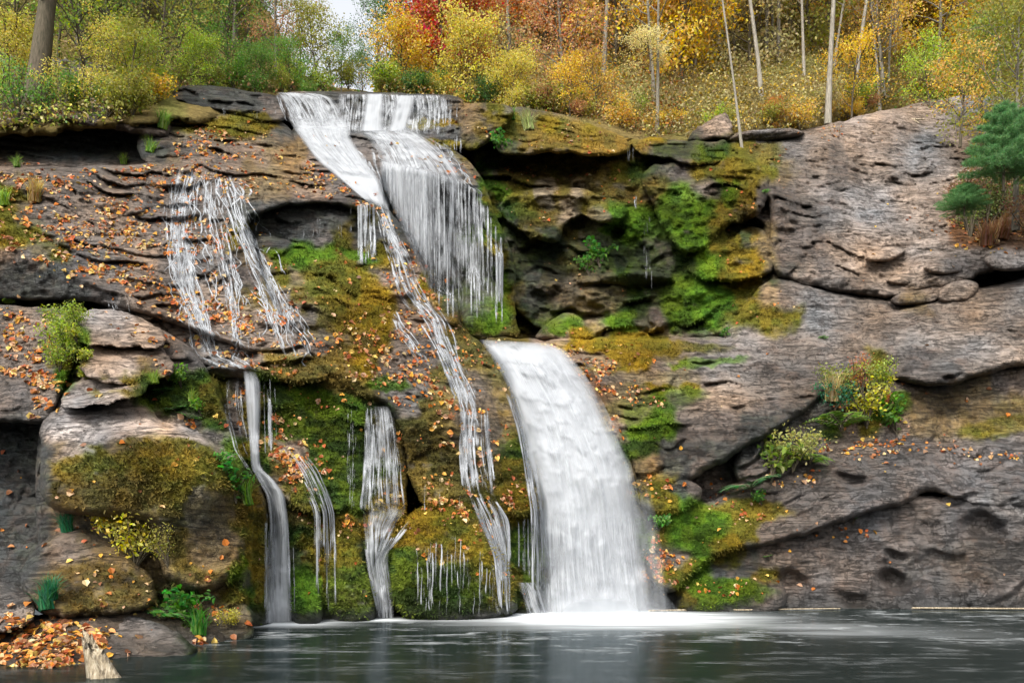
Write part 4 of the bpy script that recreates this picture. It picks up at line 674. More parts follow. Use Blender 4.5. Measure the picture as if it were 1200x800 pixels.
def scatter_leaves():
    rg = np.random.default_rng(5); N = 150000; u = rg.uniform(-140, 1300, N); v = rg.uniform(98, 792, N); z, n, j = pick(u, v)
    s = surface(u, v); d = s[:, 5]*.5+.004
    for bu, bv, ru, rv, an, k in LEAFB:
        if ru == 0: continue
        a = math.radians(an); x = ((u-bu)*math.cos(a)+(v-bv)*math.sin(a))/ru; y = (-(u-bu)*math.sin(a)+(v-bv)*math.cos(a))/rv
        d = d+k*.55*np.exp(-(x*x+y*y)**1.5)
    cl = fbm(np.stack([u/11, v/8, u*0], -1), 3, 91); d = d*(.08+2.0*sstep(-.15, .45, cl))
    up = np.clip(n[:, 2]*2.2+.05, .01, 1.4); d = np.where((v > 150) & (v < 192) & (u < 200) & (z > 24.2), 0, d)
    acc = (rg.uniform(0, 1, N) < np.clip(d*up*.52*np.where((v > 480) & (u < 290) & (v < 705), .35, 1.), 0, .9)) & (z < 60) & ~j & ~((v > 700) & (u > 330))
    u, v, z, n = u[acc], v[acc], z[acc], n[acc]; m = len(u); p = P(u, v, z-.02)
    a, b, nn = frame(n, rg, .38); size = .045+.11*rg.uniform(0, 1, m)**1.5; ver, f = leaves_mesh(p, a, b, nn, size)
    k = rg.choice(len(PAL), m, p=np.array([3, 2.2, 2, 2, 2, 2, 1.5, 2, 2, 1.6])/20.3); c = PAL[k]*rg.uniform(.45, 1.1, (m, 1)); c = c*np.array([1.08, .98, .8]); c = np.repeat(np.c_[c, np.ones(m)], 6, 0)
    tag(mesh_obj('fallen_leaves', ver, f, M_FALLEN, attrs={'Col': c}, smooth=False), 'orange, tan and brown autumn leaves lying on the wet stone', 'leaves', kind='stuff'); print('leaves', m)
def scatter_moss():
    rg = np.random.default_rng(6); N = 420000; u = rg.uniform(-60, 1260, N); v = rg.uniform(105, 736, N); z, n, j = pick(u, v); s = surface(u, v)
    acc = (rg.uniform(0, 1, N) < sstep(.45, .8, s[:, 3])*.8) & (z < 60) & ~j
    u, v, z, n, s = u[acc], v[acc], z[acc], n[acc], s[acc]; m = len(u); p = P(u, v, z+.01)
    hang = np.array([0, -.35, -.55]); dirn = n*.9+hang*rg.uniform(0, 1.1, (m, 1))+rg.normal(0, .35, (m, 3)); dirn /= np.linalg.norm(dirn, axis=1, keepdims=True)
    r = rg.normal(0, 1, (m, 3)); side = np.cross(dirn, r); side /= np.linalg.norm(side, axis=1, keepdims=True)
    L = rg.uniform(.025, .085, (m, 1)); w = L*rg.uniform(.3, .6, (m, 1))
    ver = np.stack([p-side*w*.5, p+side*w*.5, p+dirn*L+side*w*.12, p+dirn*L-side*w*.12], 1).reshape(-1, 3); f = np.arange(m*4).reshape(m, 4)
    c = s[:, :3]*rg.uniform(.6, 1.5, (m, 1))*np.array([1.05, 1., .9]); c = np.repeat(np.c_[c, np.ones(m)], 4, 0)
    tag(mesh_obj('moss', ver, f, M_MOSS, attrs={'Col': c}, smooth=False), 'green and golden moss growing in cushions over the damp rock', 'moss', kind='stuff'); print('moss', m)
scatter_leaves(); scatter_moss()
# ------------------------------------------------------------------ trees
HR = tps([(450, 112, 32), (560, 125, 32), (700, 140, 32), (850, 165, 32.5), (950, 155, 34), (1100, 118, 39), (1250, 130, 44), (600, -100, 58), (1100, -120, 60), (1500, -300, 80), (1700, 150, 48), (560, 0, 44), (900, 0, 46), (1200, 0, 47), (1150, 200, 42), (1000, 200, 40)])
HL = tps([(-800, 150, 26), (0, 70, 30), (150, 80, 29.5), (250, 95, 30), (420, 112, 32.5), (0, -150, 46), (200, -60, 42), (-700, -150, 45), (0, 130, 26), (300, 40, 38)])
def tube(pts, rad, sides=6):
    pts = np.array(pts, float); rad = np.array(rad, float); n = len(pts); d = np.gradient(pts, axis=0); d /= np.linalg.norm(d, axis=1, keepdims=True)+1e-9
    ref = np.where(np.abs(d[:, 2:3]) > .9, np.array([[1., 0, 0]]), np.array([[0, 0, 1.]])); a = np.cross(d, ref); a /= np.linalg.norm(a, axis=1, keepdims=True)+1e-9; b = np.cross(d, a)
    t = np.arange(sides)/sides*2*np.pi; v = pts[:, None]+(a[:, None]*np.cos(t)[None, :, None]+b[:, None]*np.sin(t)[None, :, None])*rad[:, None, None]
    i = np.arange(n*sides).reshape(n, sides); j = np.roll(i, -1, 1); return v.reshape(-1, 3), np.stack([i[:-1], j[:-1], j[1:], i[1:]], -1).reshape(-1, 4)
class MB:
    def __init__(s): s.v = []; s.f = []; s.n = 0
    def add(s, vf): s.v.append(vf[0]); s.f.append(vf[1]+s.n); s.n += len(vf[0])
    def obj(s, name, mat, parent, attrs=None): return mesh_obj(name, np.concatenate(s.v), np.concatenate(s.f), mat, parent=parent, attrs=attrs)
def cards(c, rg, size, asp=.62, up=.3):
    m = len(c); n = rg.normal(0, 1, (m, 3)); n[:, 2] += up; n /= np.linalg.norm(n, axis=1, keepdims=True); a, b, n = frame(n, rg, .01); s = rg.uniform(*size, (m, 1))
    v = np.stack([c-a*s*.5, c+b*s*asp*.5+n*s*.1, c+a*s*.5, c-b*s*asp*.5+n*s*.1], 1).reshape(-1, 3); return v, np.arange(m*4).reshape(m, 4)
def tree_proto(kind, seed, H, cb, R, r0, nl, limbs, leaf, mat, lean=.05, droop=0., spread=.45, bend=.25):
    rg = np.random.default_rng(seed); root = empty('tree'); T = MB(); n = 9; t = np.linspace(0, 1, n); az = rg.uniform(0, 6.28)
    x = lean*H*t+bend*np.sin(t*rg.uniform(2, 5)+rg.uniform(0, 3))*t; y = bend*np.sin(t*rg.uniform(2, 5))*t
    tr = np.stack([x, y, H*t-.4*(t == 0)], 1); T.add(tube(tr, r0*(1-.85*t)+.01+r0*.5*np.exp(-t*22), 8)); tips = []
    for k in range(limbs):
        h = cb+(1-cb)*(k+rg.uniform(0, 1))/limbs; h = min(h, .99); p0 = np.array([np.interp(h, t, tr[:, q]) for q in range(3)]); a = az+k*2.4+rg.uniform(-.5, .5)
        sh = math.sin(math.pi*min(1, (h-cb)/(1-cb)*.8+.18)); L = R*(.35+.75*sh)*rg.uniform(.7, 1.2); el = rg.uniform(.15, .75)-droop+.4*h
        d = np.array([math.cos(a)*math.cos(el), math.sin(a)*math.cos(el), math.sin(el)]); m = 5; s = np.linspace(0, 1, m)[:, None]
        pa = p0+d*L*s+rg.normal(0, .06*L, (m, 3))*s+np.array([0, 0, .15*L])*s**2; rr = max(r0*.42*(1-h)+.012, .01); T.add(tube(pa, rr*(1-.8*s[:, 0])+.004, 5))
        for q in range(4):
            f = rg.uniform(.35, 1); b0 = np.array([np.interp(f, s[:, 0], pa[:, c]) for c in range(3)]); dd = d+rg.normal(0, .65, 3); dd[2] += .1; dd /= np.linalg.norm(dd); l2 = L*rg.uniform(.25, .5)
            bp = np.stack([b0, b0+dd*l2*.5+rg.normal(0, .03, 3), b0+dd*l2]); T.add(tube(bp, [rr*.4+.004, rr*.25+.003, .003], 4)); tips += [b0+dd*l2*.6, b0+dd*l2]
            for _ in range(1 if nl > 600 else 3):
                d3 = dd+rg.normal(0, .6, 3); d3 /= np.linalg.norm(d3); e = b0+dd*l2*rg.uniform(.4, 1); T.add(tube(np.stack([e, e+d3*l2*.3, e+d3*l2*.55+[0, 0, -.03]]), [.007, .005, .002], 3)); tips.append(e+d3*l2*.5)
    tips = np.array(tips); kid(root, T.obj('trunk', mat, root))
    if nl:
        wgt = rg.uniform(.1, 1, len(tips))**2; idx = rg.choice(len(tips), nl, p=wgt/wgt.sum()); c = tips[idx]+rg.normal(0, 1, (nl, 3))*np.array([spread, spread, spread*.62]); C = MB(); C.add(cards(c, rg, leaf)); kid(root, C.obj('crown', M_LEAF, root))
    return root
def bush_proto(seed, H, R, nl, leaf, stems=9, name='shrub'):
    rg = np.random.default_rng(seed); root = empty(name); T = MB(); tips = []
    for k in range(stems):
        a = rg.uniform(0, 6.28); d = np.array([math.cos(a)*R*rg.uniform(.3, 1), math.sin(a)*R*rg.uniform(.3, 1), H*rg.uniform(.5, 1)]); s = np.linspace(0, 1, 5)[:, None]; pa = d*s*np.array([1, 1, 1])+rg.normal(0, .05*H, (5, 3))*s; pa[0, 2] = -.1
        T.add(tube(pa, .012*H*(1-.8*s[:, 0])+.003, 4))
        for f in (.45, .6, .75, .9, 1.): tips.append(np.array([np.interp(f, s[:, 0], pa[:, c]) for c in range(3)]))
    tips = np.array(tips); kid(root, T.obj('stem', M_DARK, root)); c = tips[rg.integers(0, len(tips), nl)]+rg.normal(0, 1, (nl, 3))*np.array([.17, .17, .13])*R*1.1; c[:, 2] = np.maximum(c[:, 2], .02)
    C = MB(); C.add(cards(c, rg, leaf, up=.8)); kid(root, C.obj('foliage', M_LEAF, root)); return root
def grass_proto(seed, H, R, nb, name='grass_tuft'):
    rg = np.random.default_rng(seed); a = rg.uniform(0, 6.28, nb); r = R*.35*np.sqrt(rg.uniform(0, 1, nb)); b0 = np.stack([np.cos(a)*r, np.sin(a)*r, 0*a-.02], 1); o = rg.uniform(0, 6.28, nb); L = H*rg.uniform(.5, 1, nb); bend = R*rg.uniform(.2, 1, nb)
    v = []; side = np.stack([-np.sin(o), np.cos(o), 0*o], 1); dr = np.stack([np.cos(o), np.sin(o), 0*o], 1)
    for s in (0, .35, .7, 1.): c = b0+dr*(bend*s*s)[:, None]+np.array([0, 0, 1])*(L*(s-.25*s*s*s))[:, None]; w = (.011*(1-s)+.001); v += [c-side*w, c+side*w]
    v = np.stack(v, 1).reshape(-1, 3); i = np.arange(nb)[:, None]*8; f = np.concatenate([i+np.array([q, q+1, q+3, q+2]) for q in (0, 2, 4)], 1).reshape(-1, 4)
    root = empty(name); kid(root, mesh_obj('blades', v, f, M_LEAF, parent=root)); return root
def fern_proto(seed, R, nf=11, name='fern'):
    rg = np.random.default_rng(seed); root = empty(name); st = MB(); lv = MB()
    for k in range(nf):
        a = k*2.4+rg.uniform(-.3, .3); L = R*rg.uniform(.7, 1.1); s = np.linspace(0, 1, 12)[:, None]; d = np.array([math.cos(a), math.sin(a), 0]); lift = rg.uniform(.5, .9)
        pa = d*L*s+np.array([0, 0, 1.])*(L*lift*s-L*.75*lift*s*s*1.1); pa[0, 2] = -.05; st.add(tube(pa, .006*(1-s[:, 0])+.002, 3)); sd = np.array([-d[1], d[0], 0])
        for j in range(1, 12):
            w = L*.30*math.sin(math.pi*min(1, j/12*.85+.15))+.02
            for q in (-1, 1):
                c = pa[j]; e = c+sd*q*w+d*w*.35-np.array([0, 0, w*.12]); h = d*w*.16; lv.add((np.stack([c-h*.3, (c+e)/2-h, e, (c+e)/2+h*1.2]), np.array([[0, 1, 2, 3]])))
    kid(root, st.obj('stem', M_DARK, root)); kid(root, lv.obj('frond', M_LEAF, root)); return root
def broad_proto(seed, H, R, n, name='leafy_plant', ls=(.05, .1)):
    rg = np.random.default_rng(seed); root = empty(name); st = MB(); cs = []; ns = []
    for k in range(n):
        a = rg.uniform(0, 6.28); e = np.array([math.cos(a)*R*rg.uniform(.1, 1), math.sin(a)*R*rg.uniform(.1, 1), H*rg.uniform(.4, 1)]); s = np.linspace(0, 1, 5)[:, None]; pa = e*s; pa[:, 2] = e[2]*(s[:, 0]**.7); pa[0, 2] = -.05; st.add(tube(pa, .005*(1-s[:, 0])+.002, 3))
        for f in (.55, .7, .85, 1.):
            c = np.array([np.interp(f, s[:, 0], pa[:, q]) for q in range(3)])
            for q in range(3): cs.append(c+rg.normal(0, .035, 3)); v = rg.normal(0, .5, 3); v[2] += 1.1; v[1] -= .4; ns.append(v/np.linalg.norm(v))
    c = np.array(cs); a, b, nn = frame(np.array(ns), rg, .15); kid(root, st.obj('stem', M_DARK, root)); L = MB(); L.add(leaves_mesh(c, a, b, nn, rg.uniform(*ls, len(c)), asp=.3)); kid(root, L.obj('foliage', M_LEAF, root)); return root
def pine_proto(seed, H, R):
    rg = np.random.default_rng(seed); root = empty('pine_tree'); T = MB(); T.add(tube([(0, 0, -.3), (0.02, 0, H*.5), (0, 0, H)], [.06, .04, .01], 6)); tips = []
    for k in range(64):
        h = .12+.86*(k+.5)/64; a = k*2.4; L = R*(1-h)**.6*rg.uniform(.75, 1.15)+.1; d = np.array([math.cos(a), math.sin(a), .12]); s = np.linspace(0, 1, 5)[:, None]; pa = np.array([0, 0, h*H])+d*L*s; T.add(tube(pa, .012*(1-s[:, 0])+.003, 4))
        for f in np.linspace(.25, 1, 9):
            c = np.array([0, 0, h*H])+d*L*f; tips.append(c)
            for q in (-1, 1): tips.append(c+np.array([-d[1], d[0], 0])*q*L*.22*(1.1-f*.6)+np.array([0, 0, .02]))
    kid(root, T.obj('trunk', M_DARK, root)); tips = np.array(tips); m = len(tips)*26; c = np.repeat(tips, 26, 0)+rg.normal(0, .03, (len(tips)*26, 3)); d = rg.normal(0, 1, (m, 3)); d[:, 2] += .5; d /= np.linalg.norm(d, axis=1, keepdims=True); r = np.cross(d, rg.normal(0, 1, (m, 3))); r /= np.linalg.norm(r, axis=1, keepdims=True); L = rg.uniform(.10, .20, (m, 1)); w = .009
    v = np.stack([c-r*w, c+r*w, c+d*L+r*w*.3, c+d*L-r*w*.3], 1).reshape(-1, 3); C = MB(); C.add((v, np.arange(m*4).reshape(m, 4))); kid(root, C.obj('crown', M_LEAF, root)); return root
USED = set()
def put(proto, loc, color, label, cat, group=None, s=1., rz=None, rx=0., ry=0., name=None):
    o = proto if proto.name not in USED and not proto.get('label') else copy_tree(proto)
    USED.add(proto.name)
    o.location = loc; o.scale = (s, s, s) if np.isscalar(s) else s; o.rotation_euler = (rx, ry, random.uniform(0, 6.28) if rz is None else rz)
    ch = KIDS[proto.name] if o is proto else [c for c in o.children]
    for c in (o.children if o is not proto else KIDS[proto.name]): c.color = (*color, 1)
    if name: o.name = name
    for k in ('label', 'category', 'group', 'kind'):
        if k in o: del o[k]
    return tag(o, label, cat, group)
C_ = dict(yellow=(.62, .42, .025), lemon=(.55, .47, .07), gold=(.58, .38, .06), orange=(.52, .20, .03), red=(.62, .085, .035), rust=(.42, .22, .09), brown=(.30, .21, .11), olive=(.28, .28, .04), green=(.13, .26, .035), deep=(.06, .14, .03), lime=(.32, .42, .04), pale=(.62, .54, .22), muted=(.46, .40, .17), pine=(.11, .25, .08))
# prototypes
PA = [tree_proto('a', 10+i, 4.2, .12, 1.5, .05, 3000, 14, (.09, .15), M_DARK, spread=.30, lean=.04*(i-1)) for i in range(3)]
PB = [tree_proto('b', 20+i, 8.5, .18, 2.6, .11, 5200, 20, (.11, .18), M_BARK, spread=.42, lean=.05*(i-1)) for i in range(3)]
PC = [tree_proto('c', 30+i, 16, .16, 3.2, .17, 7000, 26, (.12, .20), M_BARK, spread=.55, lean=.04*(i-1)) for i in range(3)]
PD = [tree_proto('d', 40+i, 13, .30, 2.2, .075, 260, 16, (.10, .15), [M_PALE, M_BARK, M_PALE][i], spread=.4, lean=[-.06, .05, -.14][i]) for i in range(3)]
PF = [tree_proto('f', 70+i, 4.0, .06, 1.7, .06, 6500, 22, (.10, .17), M_DARK, spread=.36, lean=.03) for i in range(2)]
PT = tree_proto('t', 80, 11, .25, 3.0, .30, 4200, 22, (.09, .15), M_DARK, spread=.4, lean=.08)
PG = [tree_proto('g', 90+i, 8, .10, 2.7, .09, 2000, 26, (.13, .21), M_DARK, spread=.30, lean=.12*(i-1), bend=.5) for i in range(3)]
PE = [bush_proto(50+i, 1.3, .9, 1500, (.07, .13)) for i in range(3)]
def hillp(u, v, right=True): return P(u, v, float((HR if right else HL)(u, v)))
def tree(pr, u, v, c, label, s=1., right=True, cat='tree', group=None, Y=None, rz=None, ry=0., name=None, dz=0.):
    p = hillp(u, v, right) if Y is None else P(u, v, Y); p[2] -= .25-dz; c = C_[c] if isinstance(c, str) else c; k = random.uniform(.85, 1.15)
    return put(pr, tuple(p), tuple(x*k for x in c), label, cat, group, s=s, rz=rz, ry=ry, name=name)
tree(PF[0], 470, 112, 'yellow', 'bright yellow round tree right above the head of the falls', s=.68, Y=33.2)
tree(PF[1], 552, 122, 'lemon', 'large lemon yellow bushy tree beside the bright yellow tree', s=.72, Y=32.6)
tree(PF[0], 602, 128, 'lemon', 'lower lemon yellow tree spilling over the ledge below the red tree', s=.5, Y=31.8)
tree(PF[0], 520, 78, 'red', 'only scarlet red tree, high above the upper falls', s=(1.05, 1.05, .95), Y=34.0)
tree(PF[1], 545, 72, 'orange', 'orange tree touching the right side of the scarlet tree', s=.8, Y=34.6)
tree(PB[1], 500, 100, 'orange', 'orange tree squeezed between the yellow tree and the red tree', s=.4, Y=36)
tree(PB[2], 440, 112, 'deep', 'dark green tree at the right side of the sky gap', s=.45, Y=35)
tree(PB[0], 425, 112, 'green', 'green tree behind the falls head below the sky gap', s=.22, Y=34)
tree(PC[1], 468, 90, 'green', 'tall green tree behind the bright yellow tree', s=.60, Y=41)
tree(PC[2], 600, 110, 'muted', 'thin leaved grey yellow tree behind the lemon yellow tree', s=.6, Y=37)
tree(PB[0], 660, 130, 'rust', 'rust orange tree leaning over the brown grotto ledge', s=.7)
tree(PA[0], 668, 138, 'yellow', 'low yellow sapling on the mossy ledge edge', s=.5, Y=31.5, cat='sapling')
tree(PA[1], 700, 142, 'gold', 'golden sapling beside the forked dark trunk', s=.6, Y=31.8, cat='sapling')
tree(PD[1], 770, 155, 'pale', 'grey trunk topped by a round pale yellow leaf cluster', s=.85, Y=31.6, rz=1.)
tree(PA[2], 762, 72, 'pale', 'pale yellow leafy sapling hanging before the grey trunk', s=(.55, .55, .30), Y=31.4, cat='sapling')
tree(PD[0], 868, 152, 'muted', 'slim white trunk rising beside the pale leaning block', s=(.5, .5, 1.2), Y=31.2, rz=.3, ry=-.12)
tree(PD[2], 820, 108, 'muted', 'leaning pale trunk left of the slim white trunk', s=(1, 1, 1.1), Y=38, rz=.1, ry=-.02)
tree(PD[0], 970, 126, 'muted', 'thick grey bare tree with forked limbs above the dome', s=(1.25, 1.25, 1.1), Y=34.5, rz=2.0)
tree(PD[1], 925, 60, 'muted', 'straight bare grey trunk behind the thick forked tree', s=1.1, Y=42)
tree(PD[2], 975, 50, 'muted', 'straight pale trunk farther up behind the forked tree', s=1.2, Y=44, rz=4.)
tree(PD[1], 705, 130, 'rust', 'broad grey trunk with peeling bark behind rust leaves', s=1.35, Y=36, rz=.5)
tree(PA[0], 998, 132, 'yellow', 'small bright yellow sapling on the dome top beside the bare tree', s=.72, Y=35.5, cat='sapling')
tree(PA[1], 905, 148, 'orange', 'tiny orange sapling near the slim white trunk', s=.28, Y=33, cat='sapling')
tree(PB[2], 1035, 100, 'gold', 'gold leaved tree spreading over the dome top', s=.75, Y=38)
tree(PB[0], 1100, 95, 'yellow', 'broad yellow tree over the dome in the right forest', s=.9, Y=39)
tree(PB[1], 1170, 90, 'gold', 'orange gold tree near the right frame edge', s=.9, Y=38)
tree(PA[2], 1125, 155, 'gold', 'gold sapling arching over the dome beside the pine', s=.75, Y=31, cat='sapling')
tree(PB[2], 1210, 200, 'olive', 'yellow green tree at the right frame edge behind the pine', s=.75, Y=31)
tree(PA[0], 1090, 132, 'lime', 'lime green sapling on the dome shoulder', s=.7, Y=36, cat='sapling')
tree(PA[1], 1150, 120, 'green', 'green sapling between the dome and the pine', s=.8, Y=34, cat='sapling')
# left forest
tree(PT, 42, 112, 'lime', 'thick dark trunk leaning on the left bank', s=1., Y=25.5, rz=.4)
tree(PG[0], 100, 95, 'lime', 'yellow green tree beside the thick dark trunk', s=.62, Y=27.5)
tree(PG[1], 8, 90, 'lime', 'lime green tree at the left frame edge', s=.6, Y=26.5)
tree(PG[2], 180, 105, 'olive', 'olive tree with many thin leaning stems on the bank', s=.62, Y=28)
tree(PA[1], 150, 128, 'olive', 'olive sapling at the edge of the dark overhang', s=.62, Y=26, cat='sapling')
tree(PA[2], 130, 120, 'lemon', 'yellow sapling between the thick trunk and the overhang', s=.55, Y=26.5, cat='sapling')
tree(PG[0], 225, 100, 'green', 'fresh green tree above the black ledge', s=.55, Y=30)
tree(PC[0], 215, 80, 'olive', 'tall olive tree behind the fresh green tree', s=.55, Y=35)
tree(PG[1], 270, 100, 'green', 'green tree left of the brown tinged tree', s=.5, Y=31.5)
tree(PC[2], 325, 105, 'rust', 'thin brown tinged tree reaching into the sky gap', s=(.42, .42, .50), Y=33)
tree(PB[2], 350, 108, 'olive', 'open olive tree standing against the white sky', s=.40, Y=34)
tree(PB[0], 400, 112, 'green', 'low green tree at the foot of the sky gap', s=.28, Y=33)
tree(PA[0], 372, 110, 'olive', 'small olive tree left of the sky gap foot', s=.75, Y=33)
tree(PA[2], 340, 110, 'green', 'small green tree just behind the fall lip', s=.5, Y=31.5)
# forest farther up the slopes
def zone(u):
    if u < 200: return ['lime', 'olive', 'lemon', 'green', 'olive']
    if u < 430: return ['green', 'olive', 'green', 'olive', 'rust']
    if u < 620: return ['green', 'lemon', 'orange', 'gold', 'olive']
    if u < 800: return ['rust', 'gold', 'muted', 'muted', 'orange', 'olive']
    if u < 1000: return ['muted', 'gold', 'muted', 'olive', 'yellow']
    return ['gold', 'yellow', 'olive', 'gold', 'green']
WORD = dict(lime='lime green', olive='olive', lemon='lemon yellow', green='green', rust='rust brown', orange='orange', gold='gold', muted='grey yellow', yellow='yellow')
rf = random.Random(11)
for u, v, pr, c, s_, lb in [(20, 100, 0, 'lemon', .5, 'lemon tinged sapling in front of the thick dark trunk'), (235, 104, 1, 'lime', .42, 'lime sapling right above the black ledge'), (300, 106, 0, 'green', .4, 'leafy green sapling above the left end of the falls head'), (165, 112, 1, 'lime', .45, 'lime sapling over the leafy upper ledge'),
    (640, 60, 0, 'orange', 1.2, 'orange tree behind the grey yellow tree'), (720, 80, 1, 'gold', 1.2, 'gold tree behind the broad grey trunk'), (800, 95, 0, 'yellow', 1.2, 'yellow tree behind the pale leaf cluster'), (880, 80, 1, 'muted', 1.2, 'grey yellow tree behind the slim white trunk'), (850, 40, 0, 'gold', 1.3, 'gold tree high behind the slim white trunk'), (950, 60, 1, 'olive', 1.2, 'olive tree behind the thick forked tree'),
    (760, 20, 0, 'orange', 1.3, 'orange tree high behind the pale leaf cluster'), (930, 10, 1, 'yellow', 1.4, 'yellow tree high above the thick forked tree'), (1050, 40, 0, 'gold', 1.5, 'golden tree high above the dome top'), (680, 10, 1, 'rust', 1.4, 'rust tree high above the broad grey trunk'), (1130, 60, 1, 'yellow', 1.4, 'yellow tree high above the pine')]:
    tree(PF[pr], u, v, c, lb, s=s_, right=u > 445, Y=26.5 if u < 60 else None)
for i in range(72):
    right = i % 3 != 0; u = rf.uniform(640, 1280) if right else rf.uniform(-80, 300); v = rf.choice([-100, -60, -20, 10, 40, 60])+rf.uniform(-15, 15)
    if right and i % 5 == 1: u = rf.uniform(540, 680); v = min(v, 30)
    if not right and u > 250: v = max(v, 45)
    c = rf.choice(zone(u)); big = rf.random() < .55; pr = rf.choice(PB+PC+PG) if big else rf.choice(PB+PG); Y = float((HR if right else HL)(u, v))
    side = 'right' if right else 'left'
    tree(pr, u, v, c, f'{WORD[c]} tree high on the {"slope behind the falls" if right else "wooded bank above the left ledge"}', s=rf.uniform(.5, .85), right=right, group=f'distant {WORD[c]} trees, {side} slope', Y=Y)
for i in range(26):
    u = rf.uniform(620, 1160); v = rf.uniform(20, 120); tree(rf.choice(PD), u, v, 'rust', 'bare grey trunk among the autumn trees on the slope', s=rf.uniform(.7, 1.1), group='bare trunks on the slope')
# shrubs along the forest foot
for i in range(64):
    if i % 2: u = rf.uniform(600, 1120); v = np.interp(u, [600, 700, 760, 860, 950, 1050, 1120], [126, 140, 154, 154, 146, 124, 112])-rf.uniform(0, 22); right = True
    else: u = rf.uniform(60, 450) if i % 4 else rf.uniform(430, 600); v = np.interp(u, [0, 150, 210, 320, 450, 600], [138, 128, 100, 106, 108, 122])-rf.uniform(0, 14); right = u > 445
    c = rf.choice(['lime', 'green', 'olive', 'yellow', 'deep', 'olive'] if u < 600 else ['lime', 'gold', 'olive', 'muted', 'yellow', 'olive', 'rust'])
    Y = float(HR(u, v))-.6 if right else float(HL(u, v))-1.0
    w = {'deep': 'dark green'}.get(c) or WORD[c]
    tree(rf.choice(PE), u, v, c, f'{w} shrub in the undergrowth {"along the forest foot above the grotto" if u > 600 else "behind the ledge at the head of the falls" if u > 210 else "on the bank above the dark overhang"}', s=rf.uniform(.35, .9), cat='shrub', group=f'{w} shrubs of the forest foot', Y=Y)
# undergrowth leaf mass on the slopes
def undergrowth():
    rg = np.random.default_rng(77); V = []; Cc = []
    for right, n, lo, hi in ((True, 85000, 448, 1300), (False, 34000, -100, 440)):
        u = rg.uniform(lo, hi, n); v = 165-rg.uniform(0, 1, n)**1.6*330; f = HR if right else HL
        top = np.interp(u, [-100, 100, 260, 330, 352, 440], [-200, -160, -60, 40, 100, 112]) if not right else np.interp(u, [448, 475, 520, 600], [92, 20, -80, -260])
        lowb = np.interp(u, [600, 700, 760, 860, 950, 1050, 1120, 1300], [130, 144, 158, 158, 148, 126, 116, 120]) if right else np.interp(u, [0, 150, 210, 320, 450], [150, 140, 104, 110, 112]); lowb = np.where((u > 440) & (u < 600), 124, lowb)
        k = (v > top) & (v < lowb); u, v = u[k], v[k]; Y = f(u, v)-rg.uniform(0, .5, len(u))-.3; p = P(u, v, Y); p[:, 2] += rg.uniform(-.1, .5, len(u))
        V.append(p); cc = np.array([C_[rf.choice(zone(x)+['brown', 'muted'])] for x in u]); cl = fbm(p*.5, 3, 5)[:, None]; Cc.append(cc*rg.uniform(.65, 1.05, (len(u), 1))*(.85+.6*cl))
    c = np.concatenate(V); v, f = cards(c, rg, (.08, .16), up=1.); cc = np.repeat(np.c_[np.concatenate(Cc), np.ones(len(c))], 4, 0)
    tag(mesh_obj('undergrowth', v, f, M_FALLEN, attrs={'Col': cc}, smooth=False), 'low leafy autumn undergrowth covering the forest floor', 'undergrowth', kind='stuff')
undergrowth()
# ------------------------------------------------------------------ plants rooted on the rocks
F1 = fern_proto(1, .36); F2 = fern_proto(2, .30, 9); B1 = broad_proto(3, .34, .28, 16); B2 = broad_proto(4, .5, .22, 9); G1 = grass_proto(5, .42, .22, 90); G2 = grass_proto(6, .6, .3, 130)
S1 = bush_proto(61, .7, .5, 900, (.04, .085), 12); S2 = bush_proto(62, .9, .35, 700, (.03, .06), 9)
def plant(pr, u, v, c, label, cat, s=1., group=None, off=.02, rx=.25):
    z = float(zat(u, v)); c = C_[c] if isinstance(c, str) else c
    if z > 60: z = 20
    p = P(u, v, z-off); s = s*1.45; return put(pr, tuple(p), c, label, cat, group, s=s, rx=rx)
GR = (.07, .22, .03); YG = (.28, .34, .03); TL = (.03, .16, .07)
plant(F1, 200, 722, GR, 'bright green fern between flat pale boulder and small mossy boulder', 'fern', 1.)
plant(B1, 222, 730, GR, 'broad leaved green plant at the right of the lowest fern', 'plant', 1.)
plant(G1, 232, 742, GR, 'green grass tuft at the water edge beside the small mossy boulder', 'grass tuft', 1.)
plant(F2, 188, 698, (.10, .26, .03), 'light green fern just above the lowest fern', 'fern', .8)
plant(B1, 276, 585, GR, 'green leafy plant on the boulder shoulder beside the bending fall', 'plant', 1.1)
plant(G1, 288, 590, (.13, .25, .03), 'green grass tuft hanging next to the bending fall', 'grass tuft', 1.2)
plant(B2, 272, 560, GR, 'thin upright green sprig above the leafy plant near the bending fall', 'plant', .7)
plant(S1, 130, 632, (.62, .52, .06), 'yellow small leaved shrub growing between the two largest boulders', 'shrub', .75)
plant(S1, 160, 660, (.56, .50, .06), 'lower yellow shrub trailing over the dark rounded boulder', 'shrub', .8)
plant(S2, 165, 625, (.12, .3, .03), 'bright green bush behind the yellow shrub', 'shrub', .55)
plant(B1, 100, 605, (.50, .52, .06), 'pale lime sprig sticking up before the largest boulder', 'plant', .65)
plant(G1, 80, 622, TL, 'dark green tuft in the gap under the largest boulder', 'grass tuft', .9)
plant(G1, 55, 712, TL, 'teal green grassy tuft beside the grey edge boulder', 'grass tuft', .9)
plant(G2, 60, 700, TL, 'darker teal tuft above the fallen leaves', 'grass tuft', .6)
plant(S2, 196, 660, (.30, .28, .05), 'tall thin sprig in front of the brown rounded boulder', 'shrub', .5)
plant(S1, 270, 735, (.40, .36, .04), 'little yellow sprig on the small mossy boulder', 'shrub', .3)
